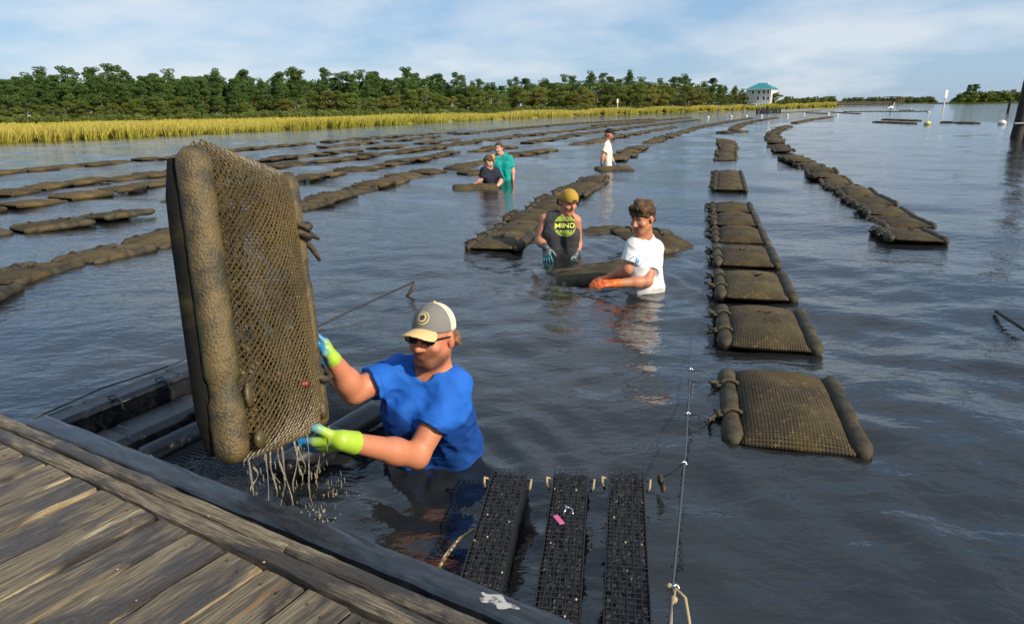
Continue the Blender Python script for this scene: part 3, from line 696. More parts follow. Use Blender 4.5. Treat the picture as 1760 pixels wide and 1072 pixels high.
# --- the ladder of bags right of the centre
ORD = 'first second third fourth fifth sixth seventh eighth ninth tenth eleventh twelfth thirteenth fourteenth fifteenth sixteenth seventeenth eighteenth nineteenth twentieth'.split()
nl, nr, fl, fr = on_z(1262, 768, .03), on_z(1492, 796, .03), on_z(1240, 632, .03), on_z(1428, 642, .03)
c0 = (nl + nr + fl + fr) / 4; d0 = (fl + fr - nl - nr); rz0 = math.atan2(d0[1], d0[0]) - math.pi / 2
near_bag(c0, rz0, 'lone muddy oyster bag clipped by wires to the grey line', None)
LA, LB = on_z(1313, 569), on_z(1257, 360)
for k in range(6):
    p = LA + (LB - LA) * k / 5; rz = math.atan2((LB - LA)[1], (LB - LA)[0]) - math.pi / 2
    near_bag(p, rz + rng.normal(0, .01), ORD[k] + ' bag of the straight six bag ladder, counted from the lone clipped bag', 'six bags tied end to end')
for k, (p, rz) in enumerate(sample_path([(1254, 324), (1251, 292), (1250, 282)], .86)[:4]):
    near_bag(p, rz, ORD[k] + ' bag of the small group floating just beyond the six bag ladder', 'three bags beyond the ladder')
ROWS = []
def row(pix, label, group, step=.915, jit=.035): ROWS.append((sample_path(pix, step), label, group, jit))
row([(1249, 275), (1249, 243)], 'small group bag farther along the ladder line', 'bags at the far end of the ladder line')
row([(1248, 229), (1275, 227)], 'single bag floating crosswise beyond the ladder', 'crosswise bag', 1.6)
row([(1260, 224), (1275, 215), (1300, 208.5)], 'bag in the short strip beyond the ladder', 'short strip beyond the ladder')
row([(1307, 207.5), (1335, 203)], 'bag in the last short strip toward the pilings', 'last short strip')
row([(1562, 408), (1527, 368), (1492, 348), (1452, 325), (1420, 309), (1398, 294), (1374, 280), (1352, 269)], 'bag in the curving row nearest the tarred piling', 'curving row of bags by the piling')
row([(1345, 262), (1336, 250), (1330, 240), (1327, 232), (1338, 224), (1356, 218)], 'bag in the hooked far end of the curving row', 'hooked row end')
row([(1368, 212), (1395, 206.5), (1428, 202)], 'bag in the thin strip beyond the hooked row', 'thin strip of bags')
row([(-80, 522), (0, 489), (66, 470), (180, 440), (290, 410), (420, 380), (539, 352), (617, 329), (684, 308), (774, 291), (829, 281), (886, 268), (945, 260)], 'bag in the near left row ending beside the teal shirt person', 'near left row of bags')
row([(-60, 410), (0, 401), (99, 391), (190, 376), (272, 361)], 'bag in the short left row beside the held bag', 'short left row of bags')
row([(330, 346), (400, 333), (516, 311), (598, 296), (684, 282), (774, 265), (878, 254)], 'bag in the row ending behind the teal shirt person', 'row behind the teal shirt person')
row([(-60, 365), (0, 358), (78, 350), (157, 339), (287, 316), (400, 299), (500, 284), (570, 278), (645, 268), (735, 257), (813, 245), (892, 235), (970, 227), (1048, 217), (1123, 211)], 'bag in the long curving third row on the left', 'long third left row')
row([(-60, 344), (0, 337), (55, 329), (123, 318), (183, 312), (285, 300), (400, 286), (500, 272), (606, 261), (696, 251), (784, 242)], 'bag in the fourth left row ending in open water', 'fourth left row')
row([(-60, 304), (0, 299), (94, 291), (157, 284), (281, 274), (400, 260), (500, 251), (600, 242), (700, 234), (778, 229)], 'bag in the outermost left row facing the marsh', 'outermost left row')
row([(561, 254), (640, 246), (750, 237)], 'bag in the thin short row inside the outermost one', 'thin short left row')
row([(792, 231), (902, 220.5), (1005, 212), (1061, 209), (1123, 205.3)], 'bag in the far thin row nearest the marsh', 'far row nearest the marsh')
row([(1024, 217), (1090, 211), (1186, 203)], 'bag in the far row toward the white marker', 'far row toward the marker')
row([(910, 246), (959, 239), (1005, 230), (1061, 224), (1141, 214), (1200, 207)], 'bag in the far row starting behind the black cap person', 'far row behind the black cap person')
row([(980, 251), (1039, 241), (1107, 228), (1159, 220)], 'bag in the short far row beside the black cap person', 'short far row')
row([(1058, 276), (1095, 256), (1141, 238), (1200, 220), (1250, 210.5), (1291, 204)], 'bag in the far row running from the black cap person to the pilings', 'far row to the pilings')
row([(862, 422), (902, 391), (932, 366), (958, 346), (985, 332), (1022, 313)], 'bag in the row behind the tank top person', 'row behind the tank top person')
for a, bb in (((1340, 194.5), (1410, 191)), ((1384, 194.5), (1424, 196)), ((1430, 193.5), (1475, 196)), ((1455, 192.5), (1535, 192)), ((1530, 192.2), (1598, 192)), ((1550, 190), (1572, 190)), ((1508, 211), (1564, 213.5)), ((1524, 206.5), (1577, 208.5)), ((1626, 211.3), (1650, 211.3)), ((1653, 212.3), (1686, 213.2))):
    row([a, bb], 'far dark bag afloat in the open water', 'far dark bags', 1.0, .05)
allb = []
for pts, label, group, jit in ROWS:
    pts = [q for q in pts if rng.random() > .045 or math.hypot(q[0][0], q[0][1]) < 13]; near = sorted([math.hypot(p[0], p[1]) for p, _ in pts if math.hypot(p[0], p[1]) < 13])
    for p, rz in pts:
        d = math.hypot(p[0], p[1]); lb = label
        if d < 13 and len(near) <= 20: lb = ORD[near.index(d)] + ' ' + label.replace('bag in', 'bag from the dock in')
        allb.append((d, p, rz, lb, group, jit))
allb.sort(key=lambda x: x[0])
restV, restF, nres = [], [], 0
for i, (d, p, rz, label, group, jit) in enumerate(allb):
    rz = rz + rng.normal(0, jit * 2); pp = p + np.array([rng.normal(0, jit), rng.normal(0, jit), 0])
    if d < 13: near_bag(pp, rz, label, group, (rng.normal(0, .02), rng.normal(0, .03)), rng.uniform(-.012, .02))
    elif i < 285:
        o = link('floating_oyster_bag', FARB[rng.integers(4)]); o.location = (pp[0], pp[1], rng.uniform(-.015, .035)); o.rotation_euler = (rng.normal(0, .035), rng.normal(0, .05), rz); tag(o, label, 'oyster bag', group)
        s = 1 + rng.uniform(-.06, .12); o.scale = (s, 1, s * .9)
    else:
        me = FARB[rng.integers(4)]; co = np.array([v.co for v in me.vertices]); c, s = math.cos(rz), math.sin(rz); sc = 1.1
        co = np.stack([co[:, 0] * c - co[:, 1] * s + pp[0], co[:, 0] * s + co[:, 1] * c + pp[1], co[:, 2] * sc * 1.15], -1)
        restV.extend(map(tuple, co)); restF.extend([tuple(k + nres for k in f.vertices) for f in me.polygons]); nres += len(co)
print('bags', len(allb))
if restV:
    me = bpy.data.meshes.new('floating_oyster_bags'); me.from_pydata(restV, [], restF); me.update(); me.polygons.foreach_set('use_smooth', [True] * len(me.polygons))
    tag(link('floating_oyster_bags', me, MATS['bag_net_far']), 'distant rows of dark floating bags merging toward the bend', kind='stuff')
# --- loose bags round the workers
near_bag(on_z(1128, 428), R_(-62), 'tilted empty bag floating behind the white shirt person', None, (R_(-8), R_(14)), .05)
near_bag(on_z(1030, 470), R_(-80), 'half sunk bag steadied by the orange glove', None, (R_(6), R_(-3)), -.022, ties=False)
near_bag(on_z(818, 327), R_(-84), 'bag pushed by the navy shirt person', None, (0, R_(6)), .0, ties=False)
near_bag(on_z(822, 300), R_(-60), 'bag adrift behind the navy shirt person', None, (0, 0), .02, ties=False)
near_bag(on_z(1056, 294), R_(-86), 'bag held level by the black cap person', None, (0, R_(4)), .01, ties=False)
near_bag(on_z(1010, 397), R_(-88), 'low sunken bag beside the tank top person', None, (R_(2), 0), -.06, ties=False)

# ------------------------------------------------------------------ the bag held up over the dock edge
def rotvec(r):
    r = np.array(r, float); t = np.linalg.norm(r); k = r / t; K = np.array([[0, -k[2], k[1]], [k[2], 0, -k[0]], [-k[1], k[0], 0]])
    return np.eye(3) + math.sin(t) * K + (1 - math.cos(t)) * K @ K
HB_R = rotvec((-.300, .086, 1.336)); HB_C = np.array((-.770, 2.037, .792)); HL, HW = .872, .565
def hb(x, z, y=0.0): return HB_C + HB_R @ np.array([x, y, z])       # x across, z along, -y toward the sun side
def build_held():
    root = empty('held_oyster_bag', HB_C); root.rotation_euler = Matrix(HB_R.tolist()).to_euler(); tag(root, 'dripping muddy oyster bag lifted upright over the dock edge', 'oyster bag')
    nw, nl_ = HW - .10, HL * 1.02; nx, ny = 48, 82
    def surf(s, t, side):
        bul = (.060 if side < 0 else .050) * (1 - abs(s) ** 2.6) ** .8 * (1 - abs(t) ** 6) ** .7
        bul *= 1 + .25 * (-t) * .6                                             # heavier at the bottom
        bul += .006 * math.sin(6 * s + 3 * t) * (1 - s * s) * (1 - t ** 2)
        peak = .022 * max(0, -s) * max(0, t) ** 6
        return (s * nw / 2 * (1 - .03 * max(0, t)), side * (bul + .012), t * nl_ / 2 + peak - .018 * max(0, s) * max(0, t) ** 4)
    for side, nm in ((-1, 'net'), (1, 'net')):
        V = []; ids = {}
        for i in range(nx + 1):
            for j in range(ny + 1):
                if (i + j) % 2 == 0:
                    ids[(i, j)] = len(V); p = surf(-1 + 2 * i / nx, -1 + 2 * j / ny, side); V.append((p[0] + rng.normal(0, .0008), p[1] + rng.normal(0, .0008), p[2] + rng.normal(0, .0008)))
        Fs = []; mud = []
        for i in range(nx + 1):
            for j in range(ny + 1):
                if (i + j) % 2 == 1:
                    q = [(i - 1, j), (i, j - 1), (i + 1, j), (i, j + 1)]
                    if all(k in ids for k in q):
                        f = tuple(ids[k] for k in q); Fs.append(f)
                        s, t = -1 + 2 * i / nx, -1 + 2 * j / ny
                        pm = .14 + .75 * max(0, s - .35) + .9 * max(0, -t - .55) + .5 * max(0, -s - .75) + .35 * math.sin(4 * s + 2.3) * math.sin(3.1 * t + 1) 
                        if rng.random() < pm: mud.append(f)
        me = bpy.data.meshes.new(nm); me.from_pydata(V, [], Fs); me.update()
        o = link(nm, me, MATS['mud_net'], root); w = o.modifiers.new('w', 'WIREFRAME'); w.thickness = .0068; w.use_replace = True; w.use_even_offset = False
        me2 = bpy.data.meshes.new('mud_film'); me2.from_pydata([(x, y - side * .006, z) for x, y, z in V], [], mud); me2.update()
        link('mud_film', me2, MATS['mud'], o)
    # float on each long side, wrapped in muddy net
    for s, r, nm in ((-1, .047, 'float'), (1, .036, 'float')):
        me = capsule_mesh(nm, HL * 1.0, r, 20, 44, .012, (.24,) if s < 0 else (.25, .6)); f = link(nm, me, MATS['held_float_skin'], root); f.location = (s * (HW / 2 - .048), 0, 0); f.rotation_euler = (R_(90), 0, 0)
        if s < 0:
            k = MB(); k.tube([(-.002, t * HL * .475, -.056) for t in np.linspace(-1, 1, 9)], [.020 + .018 * (1 - t ** 8) for t in np.linspace(-1, 1, 9)], 10); k.obj('shade_side_backing', mat('shade_side_black', (.006, .006, .005), .8, spec=.15, noise=(9, (.026, .026, .010), .5, .7), bump=(40, .6, .006)), f, True)  # near-black strip: float's shaded side put into colour, plus its darker backing material
        else:
            for z in (.25, .22, -.27):
                k = MB(); k.tube([(math.cos(a) * .054, z + .01 * math.sin(3 * a), math.sin(a) * .054) for a in np.linspace(0, 6.3, 12)], .012, 6, False)
                p = np.array([.05, z, .0]); 
                for q in range(3): e = p + np.array([.05 * rng.uniform(.6, 1.3), -.04 * rng.uniform(-1, 3), rng.normal(0, .02)]); k.tube([p, (p + e) / 2 + rng.normal(0, .012, 3), e], [.013, .011, .006], 5)
                k.ball(p, (.026, .03, .026), 7, 6); k.obj('tie', MATS['weed'], f, True)
    # oysters settled at the bottom, seen through the net
    k = MB()
    for q in range(70): k.ball((rng.uniform(-.85, .85) * nw / 2, rng.normal(0, .018), -nl_ / 2 + .03 + abs(rng.normal(0, .11))), (rng.uniform(.016, .03), rng.uniform(.008, .016), rng.uniform(.02, .04)), 6, 5)
    k.obj('oysters', MATS['mud'], root, True)['kind'] = 'stuff'
    k = MB(); k.box((.06, -.075, -.27), (.022, .012, .018)); k.ball((.05, -.072, -.268), (.016, .01, .01), 6, 5)
    k.obj('small_crab', mat('crab', (.15, .030, .012), .4), root, True)
build_held()
# --- water running off it
def build_drips():
    k = MB()
    lo = [hb(x, -HL / 2 - .01) for x in np.linspace(-.15, .26, 9)]
    for q in range(15):
        p = lo[q % 9] + rng.normal(0, .014, 3); n = 9; L = p[2] * rng.uniform(.15, .98); pts = []; rr = []
        for i in range(n):
            t = i / (n - 1); pts.append(p + np.array([.015 * math.sin(5 * t + q) * t, .012 * math.sin(4 * t + 2 * q), -L * t])); rr.append(.0036 * (1 - .5 * t) * .75 * (1 + .6 * math.sin(9 * t + q * 2)))
        k.tube(pts, rr, 6)
    for q in range(200):
        p = lo[rng.integers(9)] * 1.0; z = p[2] * rng.random() ** .8; r = .0006 + .0014 * rng.random() ** 2
        k.ball((p[0] + rng.normal(.02, .035), p[1] + rng.normal(0, .04), max(.005, p[2] - z)), (r, r, r * rng.uniform(3, 11)), 6, 5)
    for q in range(60):
        c = lo[rng.integers(9)]; a = rng.uniform(0, 6.28); rad = abs(rng.normal(0, .09)); r = rng.uniform(.002, .006); k.ball((c[0] + math.cos(a) * rad, c[1] + math.sin(a) * rad, rng.uniform(.0, .04)), (r, r, r), 5, 4)
    m = bpy.data.materials.new('drip'); m.use_nodes = True; b = m.node_tree.nodes['Principled BSDF']; b.inputs['Base Color'].default_value = (.72, .67, .54, 1); b.inputs['Roughness'].default_value = .08; b.inputs['Transmission Weight'].default_value = .8; b.inputs['IOR'].default_value = 1.33
    tag(k.obj('water_drips', m, None, True), 'muddy water pouring off the lifted bag', kind='stuff')
build_drips()

# ------------------------------------------------------------------ dock
DZ = .34
O2 = on_z(85, 712, DZ); E2 = on_z(980, 1072, DZ); ed = (E2 - O2) / np.linalg.norm(E2 - O2); en = np.array([-ed[1], ed[0], 0]); 
if en @ np.array([0, 1, 0]) < 0: en = -en
wood_mat('plank_wood', (.20, .165, .105), (.042, .035, .032), (.42, .36, .22), (.20, .12, .05))
wood_mat('edge_wood', (.25, .205, .135), (.070, .060, .050), (.36, .31, .19), (.20, .13, .06))
def plank_mesh(L, w, h, seg=26, rough=.0022, bow=0.0):
    V = []; ph = rng.uniform(0, 6.28, 4)
    prof = [(-w / 2, -h), (-w / 2, -.007), (-w / 2 + .006, 0), (-w / 4, .0015), (0, .002), (w / 4, .0015), (w / 2 - .006, 0), (w / 2, -.007), (w / 2, -h)]
    for i in range(seg + 1):
        x = -L / 2 + L * i / seg; wob = .0018 * math.sin(3 * x + ph[0]) + bow * (1 - (2 * i / seg - 1) ** 2)
        for j, (y, z) in enumerate(prof):
            e = rng.normal(0, rough) if 0 < j < 8 else 0
            V.append((x, y + wob + (e if j in (1, 2, 6, 7) else 0), z + (e * .5) + .0015 * math.sin(2 * x + ph[1] + y * 20)))
    n = len(prof); Fs = [(i * n + j, (i + 1) * n + j, (i + 1) * n + j + 1, i * n + j + 1) for i in range(seg) for j in range(n - 1)]
    Fs += [tuple(reversed(range(n))), tuple(seg * n + j for j in range(n))]
    Fs = [tuple(reversed(f)) for f in Fs]
    me = bpy.data.meshes.new('plank'); me.from_pydata(V, [], Fs); me.update(); return me
def build_dock():
    root = empty('dock', (0, 0, 0)); tag(root, 'weathered wooden dock of wet planks with black rubber edge', 'dock')
    an = math.atan2(en[1], en[0]); ae = math.atan2(ed[1], ed[0])
    pw = .140
    for k in range(-11, 26):
        L = 2.0; s = k * pw + .03; p = O2 + ed * s - en * (.188 + L / 2 + rng.uniform(0, .006))
        o = link('plank', plank_mesh(L, pw - rng.uniform(.006, .013), .036), MATS['plank_wood'], root); o.location = (p[0], p[1], DZ - .004 + rng.normal(0, .0015)); o.rotation_euler = (0, 0, an + rng.normal(0, .002))
    for nm, off, w, m in (('edge_board', .106, .044, 'edge_wood'), ('edge_board', .156, .046, 'edge_wood')):
        for (s0, s1) in ((-1.7, .62), (.626, 3.6)) if off > .13 else ((-1.7, 1.35), (1.356, 3.6)):
            L = s1 - s0; p = O2 + ed * (s0 + s1) / 2 - en * off
            o = link(nm, plank_mesh(L, w, .16, 60, .0011, rng.uniform(-.004, .004)), MATS[m], root); o.location = (p[0], p[1], DZ + .003); o.rotation_euler = (0, 0, ae)
    # bumper: a bowed black plank on edge, wet
    me = plank_mesh(3.9, .074, .24, 60, .0012, .012); o = link('rubber_bumper', me, MATS['bumper'], root); p = O2 + ed * 1.95 - en * .040; o.location = (p[0], p[1], DZ + .002); o.rotation_euler = (0, 0, ae)
    for s in np.arange(-1.4, 3.5, .5):
        b = MB(); p = O2 + ed * s - en * 1.1; b.box(p + [0, 0, -.11], (.05, 2.0, .13), np.array([[ed[0], en[0], 0], [ed[1], en[1], 0], [0, 0, 1]])); b.obj('joist', MATS['old_wood'], root)
    for s in (-1.2, 1.2, 3.0):
        for w in (.45, 2.0):
            b = MB(); p = O2 + ed * s - en * w; b.tube([p + [0, 0, -1.6], p + [0, 0, -.06]], .09, 10); b.obj('post', MATS['piling'], root, True)
    nail = MB(); nail.ball((0, 0, 0), (.0042, .0042, .0018), 7, 4); nme = nail.mesh('nail', True); nme.materials.append(mat('rusty_iron', (.05, .028, .018), .7))
    for k in range(-8, 24):
        for q, w in ((.045, .225), (.100, .23), (.045, .83), (.100, .84)):
            o = link('nail', nme, None, root); o.location = Vector(O2 + ed * (k * pw - .04 + q) - en * (w + rng.normal(0, .008))) + Vector((0, 0, -.0015))
    b = MB()                                                                       # shell grit on the boards
    for q in range(28):
        s = rng.uniform(-1.2, 2.6); w = abs(rng.normal(.12, .14)) + .06; p = O2 + ed * s - en * w; r = rng.uniform(.001, .0032); b.ball(p + [0, 0, .003], (r * 1.4, r, r * .6), 5, 4)
    b.obj('shell_grit', MATS['shell'], root)['kind'] = 'stuff'
    b = MB(); p0 = on_z(853, 1032, DZ + .006)                                       # bird lime on the bumper
    V = [p0 + ed * (math.cos(a) * .042 * (1 + .25 * math.sin(3 * a + 1) + .12 * math.sin(7 * a))) + en * (math.sin(a) * .016 * (1 + .4 * math.sin(5 * a))) for a in np.linspace(0, 6.28, 40)[:-1]]
    b.add([p0 + [0, 0, .001]] + V, [(0, 1 + i, 1 + (i + 1) % 39) for i in range(39)]); b.obj('bird_dropping', mat('lime_wash', (.36, .36, .35), .8, noise=(60, (.12, .12, .12), .5, .6)), root)
build_dock()

# ------------------------------------------------------------------ black float cage left of the held bag
def wire_grid(b, fn, nu, nv, r):
    for i in range(nu + 1): b.tube([fn(i / nu, v) for v in np.linspace(0, 1, 7)], r, 4, False)
    for j in range(nv + 1): b.tube([fn(u, j / nv) for u in np.linspace(0, 1, 5)], r, 4, False)
def build_float_cage():
    A0, A1 = on_z(120, 732, .10), on_z(338, 645, .10); d = (A1 - A0) / np.linalg.norm(A1 - A0); n = np.array([d[1], -d[0], 0]); L = 1.15
    root = empty('black_float_cage', (A0[0], A0[1], 0), math.atan2(d[1], d[0])); tag(root, 'black plastic float cage with clips moored beside the dock', 'cage')
    # local: x along pontoon, -y toward the camera
    for y, z, w, h, nm in ((0, .10, .15, .13, 'pontoon'), (-.24, .045, .20, .11, 'pontoon')):
        b = MB(); rings = []
        for x, sc in ((-.15, .7), (-.13, .95), (.05, 1), (.06, .94), (.09, .94), (.10, 1), (.45, 1), (.46, .94), (.50, .94), (.51, 1), (L - .06, 1), (L - .02, .93), (L, .6)):
            rings.append([(x, y + c * w / 2 * sc, z + s * h / 2 * sc) for c, s in ((-1, -.6), (-.75, -1), (.75, -1), (1, -.6), (1, .6), (.75, 1), (-.75, 1), (-1, .6))])
        V = [p for r in rings for p in r]; Fs = [(i * 8 + j, i * 8 + (j + 1) % 8, (i + 1) * 8 + (j + 1) % 8, (i + 1) * 8 + j) for i in range(len(rings) - 1) for j in range(8)] + [tuple(reversed(range(8))), tuple((len(rings) - 1) * 8 + j for j in range(8))]
        b.add(V, Fs); b.obj(nm, MATS['black_plastic'], root, False, .006)
    for y, z, x0, x1 in ((-.43, .03, .0, 1.0), (-1.02, .05, .15, 1.15)):
        b = MB(); b.tube([(x0, y, z), (x0 + .03, y, z), (x1 - .05, y, z), (x1, y, z)], [.035, .055, .055, .02], 12); b.obj('tube_float', MATS['black_plastic'], root, True)
    b = MB(); wire_grid(b, lambda u, v: (.0 + 1.05 * u, -.50 - .48 * v, .03 + .012 * math.sin(9 * u) * math.sin(7 * v)), 52, 26, .0022); b.obj('wire_mesh', MATS['black_wire'], root)
    b = MB(); b.box((.52, -.74, -.10), (1.0, .46, .14)); b.obj('liner', MATS['oysters'], root)
    b = MB(); b.tube([(-.05, -.09, .15), (.4, -.09, .155), (.8, -.085, .15), (1.1, -.09, .15)], .012, 6); b.obj('side_rod', MATS['black_plastic'], root, True)
    for x in (.17, .40, .62, .86, 1.02):
        c = MB(); c.tube([(x, -.02, .17), (x + .01, -.06, .185), (x + .005, -.10, .17), (x, -.11, .13), (x + .02, -.09, .12)], .0045, 5); c.ball((x, -.075, .175), (.012, .016, .008), 6, 5); c.obj('clip', MATS['rope_grey'], root, True)
    c = MB(); pts = [(.42 + .10 * math.cos(a), -.37 + .07 * math.sin(a), .10 + .02 * math.sin(2 * a)) for a in np.linspace(0, 5.6, 16)]; c.tube(pts, .012, 6); c.obj('weedy_rope', MATS['weed'], root, True)
    b = MB(); b.tube([(-.1, .06, .165), (.2, .065, .185), (.5, .06, .175), (.9, .065, .19)], .004, 4); b.obj('tie_wire', MATS['rope_dark'], root)
build_float_cage()

# ------------------------------------------------------------------ three long wire baskets
def build_basket(far, near, label, extra):
    f = on_z(*far, .07); nn = on_z(*near, .07); d = nn - f; L = np.linalg.norm(d) + .10; d /= np.linalg.norm(d); rz = math.atan2(d[1], d[0])
    root = empty('wire_basket', (f[0], f[1], .07), rz); tag(root, label, 'basket')
    w, h = .122, .20; b = MB()
    nx = int(L / .0215)
    for j in range(7):
        y = -w / 2 + w * j / 6; b.tube([(0, y, 0), (L, y, 0)], .0021, 4)
    for i in range(nx + 1):
        x = L * i / nx; z = rng.normal(0, .0008); b.tube([(x, -w / 2, -h), (x, -w / 2, z), (x, w / 2, z), (x, w / 2, -h)], .0021, 4, False)
    for j in range(1, 8):
        for s in (-1, 1): b.tube([(0, s * w / 2, -h * j / 8), (L, s * w / 2, -h * j / 8)], .0021, 4)
        b.tube([(0, -w / 2, -h * j / 8), (0, w / 2, -h * j / 8)], .0021, 4)
    b.obj('wire_mesh', MATS['black_wire'], root)
    V = []; nX, nY = 60, 8                                                         # oyster-filled inside
    for i in range(nX + 1):
        for j in range(nY + 1): V.append((.012 + (L - .024) * i / nX, (-.5 + j / nY) * (w - .012), -.014 + rng.normal(0, .004)))
    N0 = len(V); Fs = [(i * (nY + 1) + j, (i + 1) * (nY + 1) + j, (i + 1) * (nY + 1) + j + 1, i * (nY + 1) + j + 1) for i in range(nX) for j in range(nY)]
    V += [(x, y, -h + .01) for x, y, z in V]; Fs += [tuple(N0 + k for k in reversed(f)) for f in Fs[:]]
    ring = [i * (nY + 1) for i in range(nX + 1)] + [nX * (nY + 1) + j for j in range(1, nY + 1)] + [i * (nY + 1) + nY for i in range(nX - 1, -1, -1)] + [j for j in range(nY - 1, 0, -1)]
    for k in range(len(ring)): a, c = ring[k], ring[(k + 1) % len(ring)]; Fs.append((a, a + N0, c + N0, c))
    link('oyster_fill', mesh_np('oyster_fill', V, Fs, False), MATS['oysters'], root)
    b = MB()
    for q in range(6): b.ball((rng.uniform(.05, L - .05), rng.uniform(-.45, .45) * w, .001), (rng.uniform(.002, .006), rng.uniform(.002, .004), .002), 5, 4)
    b.obj('shell_bits', MATS['shell'], root)['kind'] = 'stuff'
    for s in (-1, 1):
        b = MB(); p = np.array([.06, s * (w / 2 + .01), -.01]); b.tube([p, p + [.01, s * .015, .012], p + [.03, s * .012, -.01], p + [.02, s * .004, -.03]], .005, 5); b.obj('hook', MATS['rope_tan'], root, True)
    if extra:
        t = MB(); p = np.array([L * .36, -.005, .008]); t.box(p + [.035, -.018, .006], (.052, .019, .004), [[.85, -.5, 0], [.5, .85, 0], [0, 0, 1]]); t.obj('pink_tag', MATS['pink_tag'], root, False, .002)
        t = MB(); t.tube([p + [.01, -.005, .006], p + [-.012, .004, .022], p + [-.03, -.004, .018], p + [-.03, .022, .006], p + [-.005, .026, .004]], .0028, 5); t.obj('tag_hook', MATS['steel'], root, True)
build_basket((877, 806), (826, 1000), 'long black wire basket in the water closest to the blue shirt person', False)
build_basket((982, 806), (956, 1060), 'long black wire basket with a pink tag', True)
build_basket((1076, 806), (1078, 1080), 'long black wire basket beside the grey line', False)

# ------------------------------------------------------------------ lines
def build_lines():
    r = empty('mooring_line', (0, 0, 0)); P = [on_z(u, v, z) for u, v, z in ((1150, 1085, .12), (1158, 1015, .11), (1168, 900, .09), (1176, 790, .075), (1182, 700, .06), (1187, 632, .045), (1189, 590, -.01), (1190, 545, -.12))]
    b = MB(); b.tube([p + np.array([.004 * math.sin(5 * i), 0, 0]) for i, p in enumerate(P)], .0036, 8); b.obj('rope', MATS['rope_grey'], r, True); tag(r, 'taut grey line running out over the water past the baskets', 'rope')
    b = MB()
    for (u, v, z) in ((1182, 712, .062), (1187, 636, .046), (1175, 797, .076), (1160, 1010, .11)):
        c = on_z(u, v, z); b.tube([c + [.010 * math.cos(a), .004 * math.sin(2 * a), .010 * math.sin(a)] for a in np.linspace(0, 6.3, 10)], .0035, 5, False)
    b.obj('clip', MATS['steel'], r, True)
    b = MB(); c = on_z(1158, 1030, .11); b.tube([c, c + [.012, .03, .012], c + [.03, .0, .004], c + [.028, -.05, -.02], c + [.026, -.09, -.05]], .005, 6); b.tube([c, c + [-.012, -.02, .0], c + [-.02, -.06, -.03]], .005, 6); b.ball(c, .011, 7, 6); b.ball(c + [0, .05, 0], .011, 7, 6); b.obj('knot', MATS['rope_tan'], r, True)
    for (a, c, nm) in (((1183, 712, .062), (1228, 722, .05), 'snap_wire'), ((1183, 714, .062), (1216, 727, .02), 'snap_wire'), ((1188, 637, .046), (1222, 645, .05), 'snap_wire')):
        A, C = on_z(*a), on_z(*c); b = MB(); b.tube([A, (A + C) / 2 + [0, 0, .012], C], .0028, 5); b.obj(nm, MATS['rope_grey'], r, True)
    A, C = on_z(1175, 797, .076), on_z(1134, 822, .03); b = MB(); b.tube([A, (A + C) / 2 + [0, 0, -.006], C], .003, 5); b.obj('snap_wire', MATS['rope_grey'], r, True)
    b = MB(); b.ball(C + [0, -.01, 0], (.012, .03, .02), 8, 6); b.ball(C + [.004, -.04, -.015], (.010, .02, .016), 7, 5); b.obj('weed_clump', MATS['weed'], r, True)
    r = empty('slack_line', (0, 0, 0)); b = MB(); P = [on_z(u, v, z) for u, v, z in ((545, 562, .03), (600, 535, .05), (660, 508, .07), (712, 484, .10))]; b.tube(P, .007, 6); b.obj('rope', MATS['rope_dark'], r, True); tag(r, 'thin dark line rising from the water behind the held bag', 'rope')
    e = P[-1]; b = MB(); b.tube([e, e + [-.02, -.02, -.06], e + [-.07, -.06, -.12]], [.010, .016, .008], 6); b.obj('frayed_end', MATS['weed'], r, True)
    r = MB(); P = [on_z(u, v, z) for u, v, z in ((750, 985, -.02), (765, 955, .012), (790, 925, .016), (822, 905, .01), (850, 890, -.03))]; r.tube(P, .006, 6); tag(r.obj('yellow_cord', MATS['rope_tan'], None, True), 'frayed yellow cord in the water beside the baskets', 'cord')
    r = MB(); P = [on_z(u, v, z) for u, v, z in ((1712, 535, .01), (1740, 553, .02), (1790, 585, .02))]; r.tube(P, .012, 6); tag(r.obj('sunken_line', MATS['rope_dark'], None, True), 'dark line in the water below the tarred piling', 'rope')
build_lines()
# ------------------------------------------------------------------ people: signed-distance bodies meshed with surface nets
def nrm(v): v = np.array(v, float); return v / (np.linalg.norm(v) + 1e-12)
def rc(a, b, ra, rb=None):
    a = np.array(a, float); b = np.array(b, float); rb = ra if rb is None else rb; ab = b - a; L2 = ab @ ab + 1e-12
    def f(P):
        t = np.clip((P - a) @ ab / L2, 0, 1); return np.linalg.norm(P - a - t[:, None] * ab, axis=1) - (ra + (rb - ra) * t)
    return f
def ell(c, r, R=None):
    c = np.array(c, float); r = np.array(r, float)
    def f(P):
        q = P - c
        if R is not None: q = q @ R
        k0 = np.linalg.norm(q / r, axis=1); k1 = np.linalg.norm(q / r ** 2, axis=1) + 1e-9; return k0 * (k0 - 1) / k1
    return f
def smin(a, b, k):
    h = np.clip(.5 + .5 * (b - a) / k, 0, 1); return b + (a - b) * h - k * h * (1 - h)
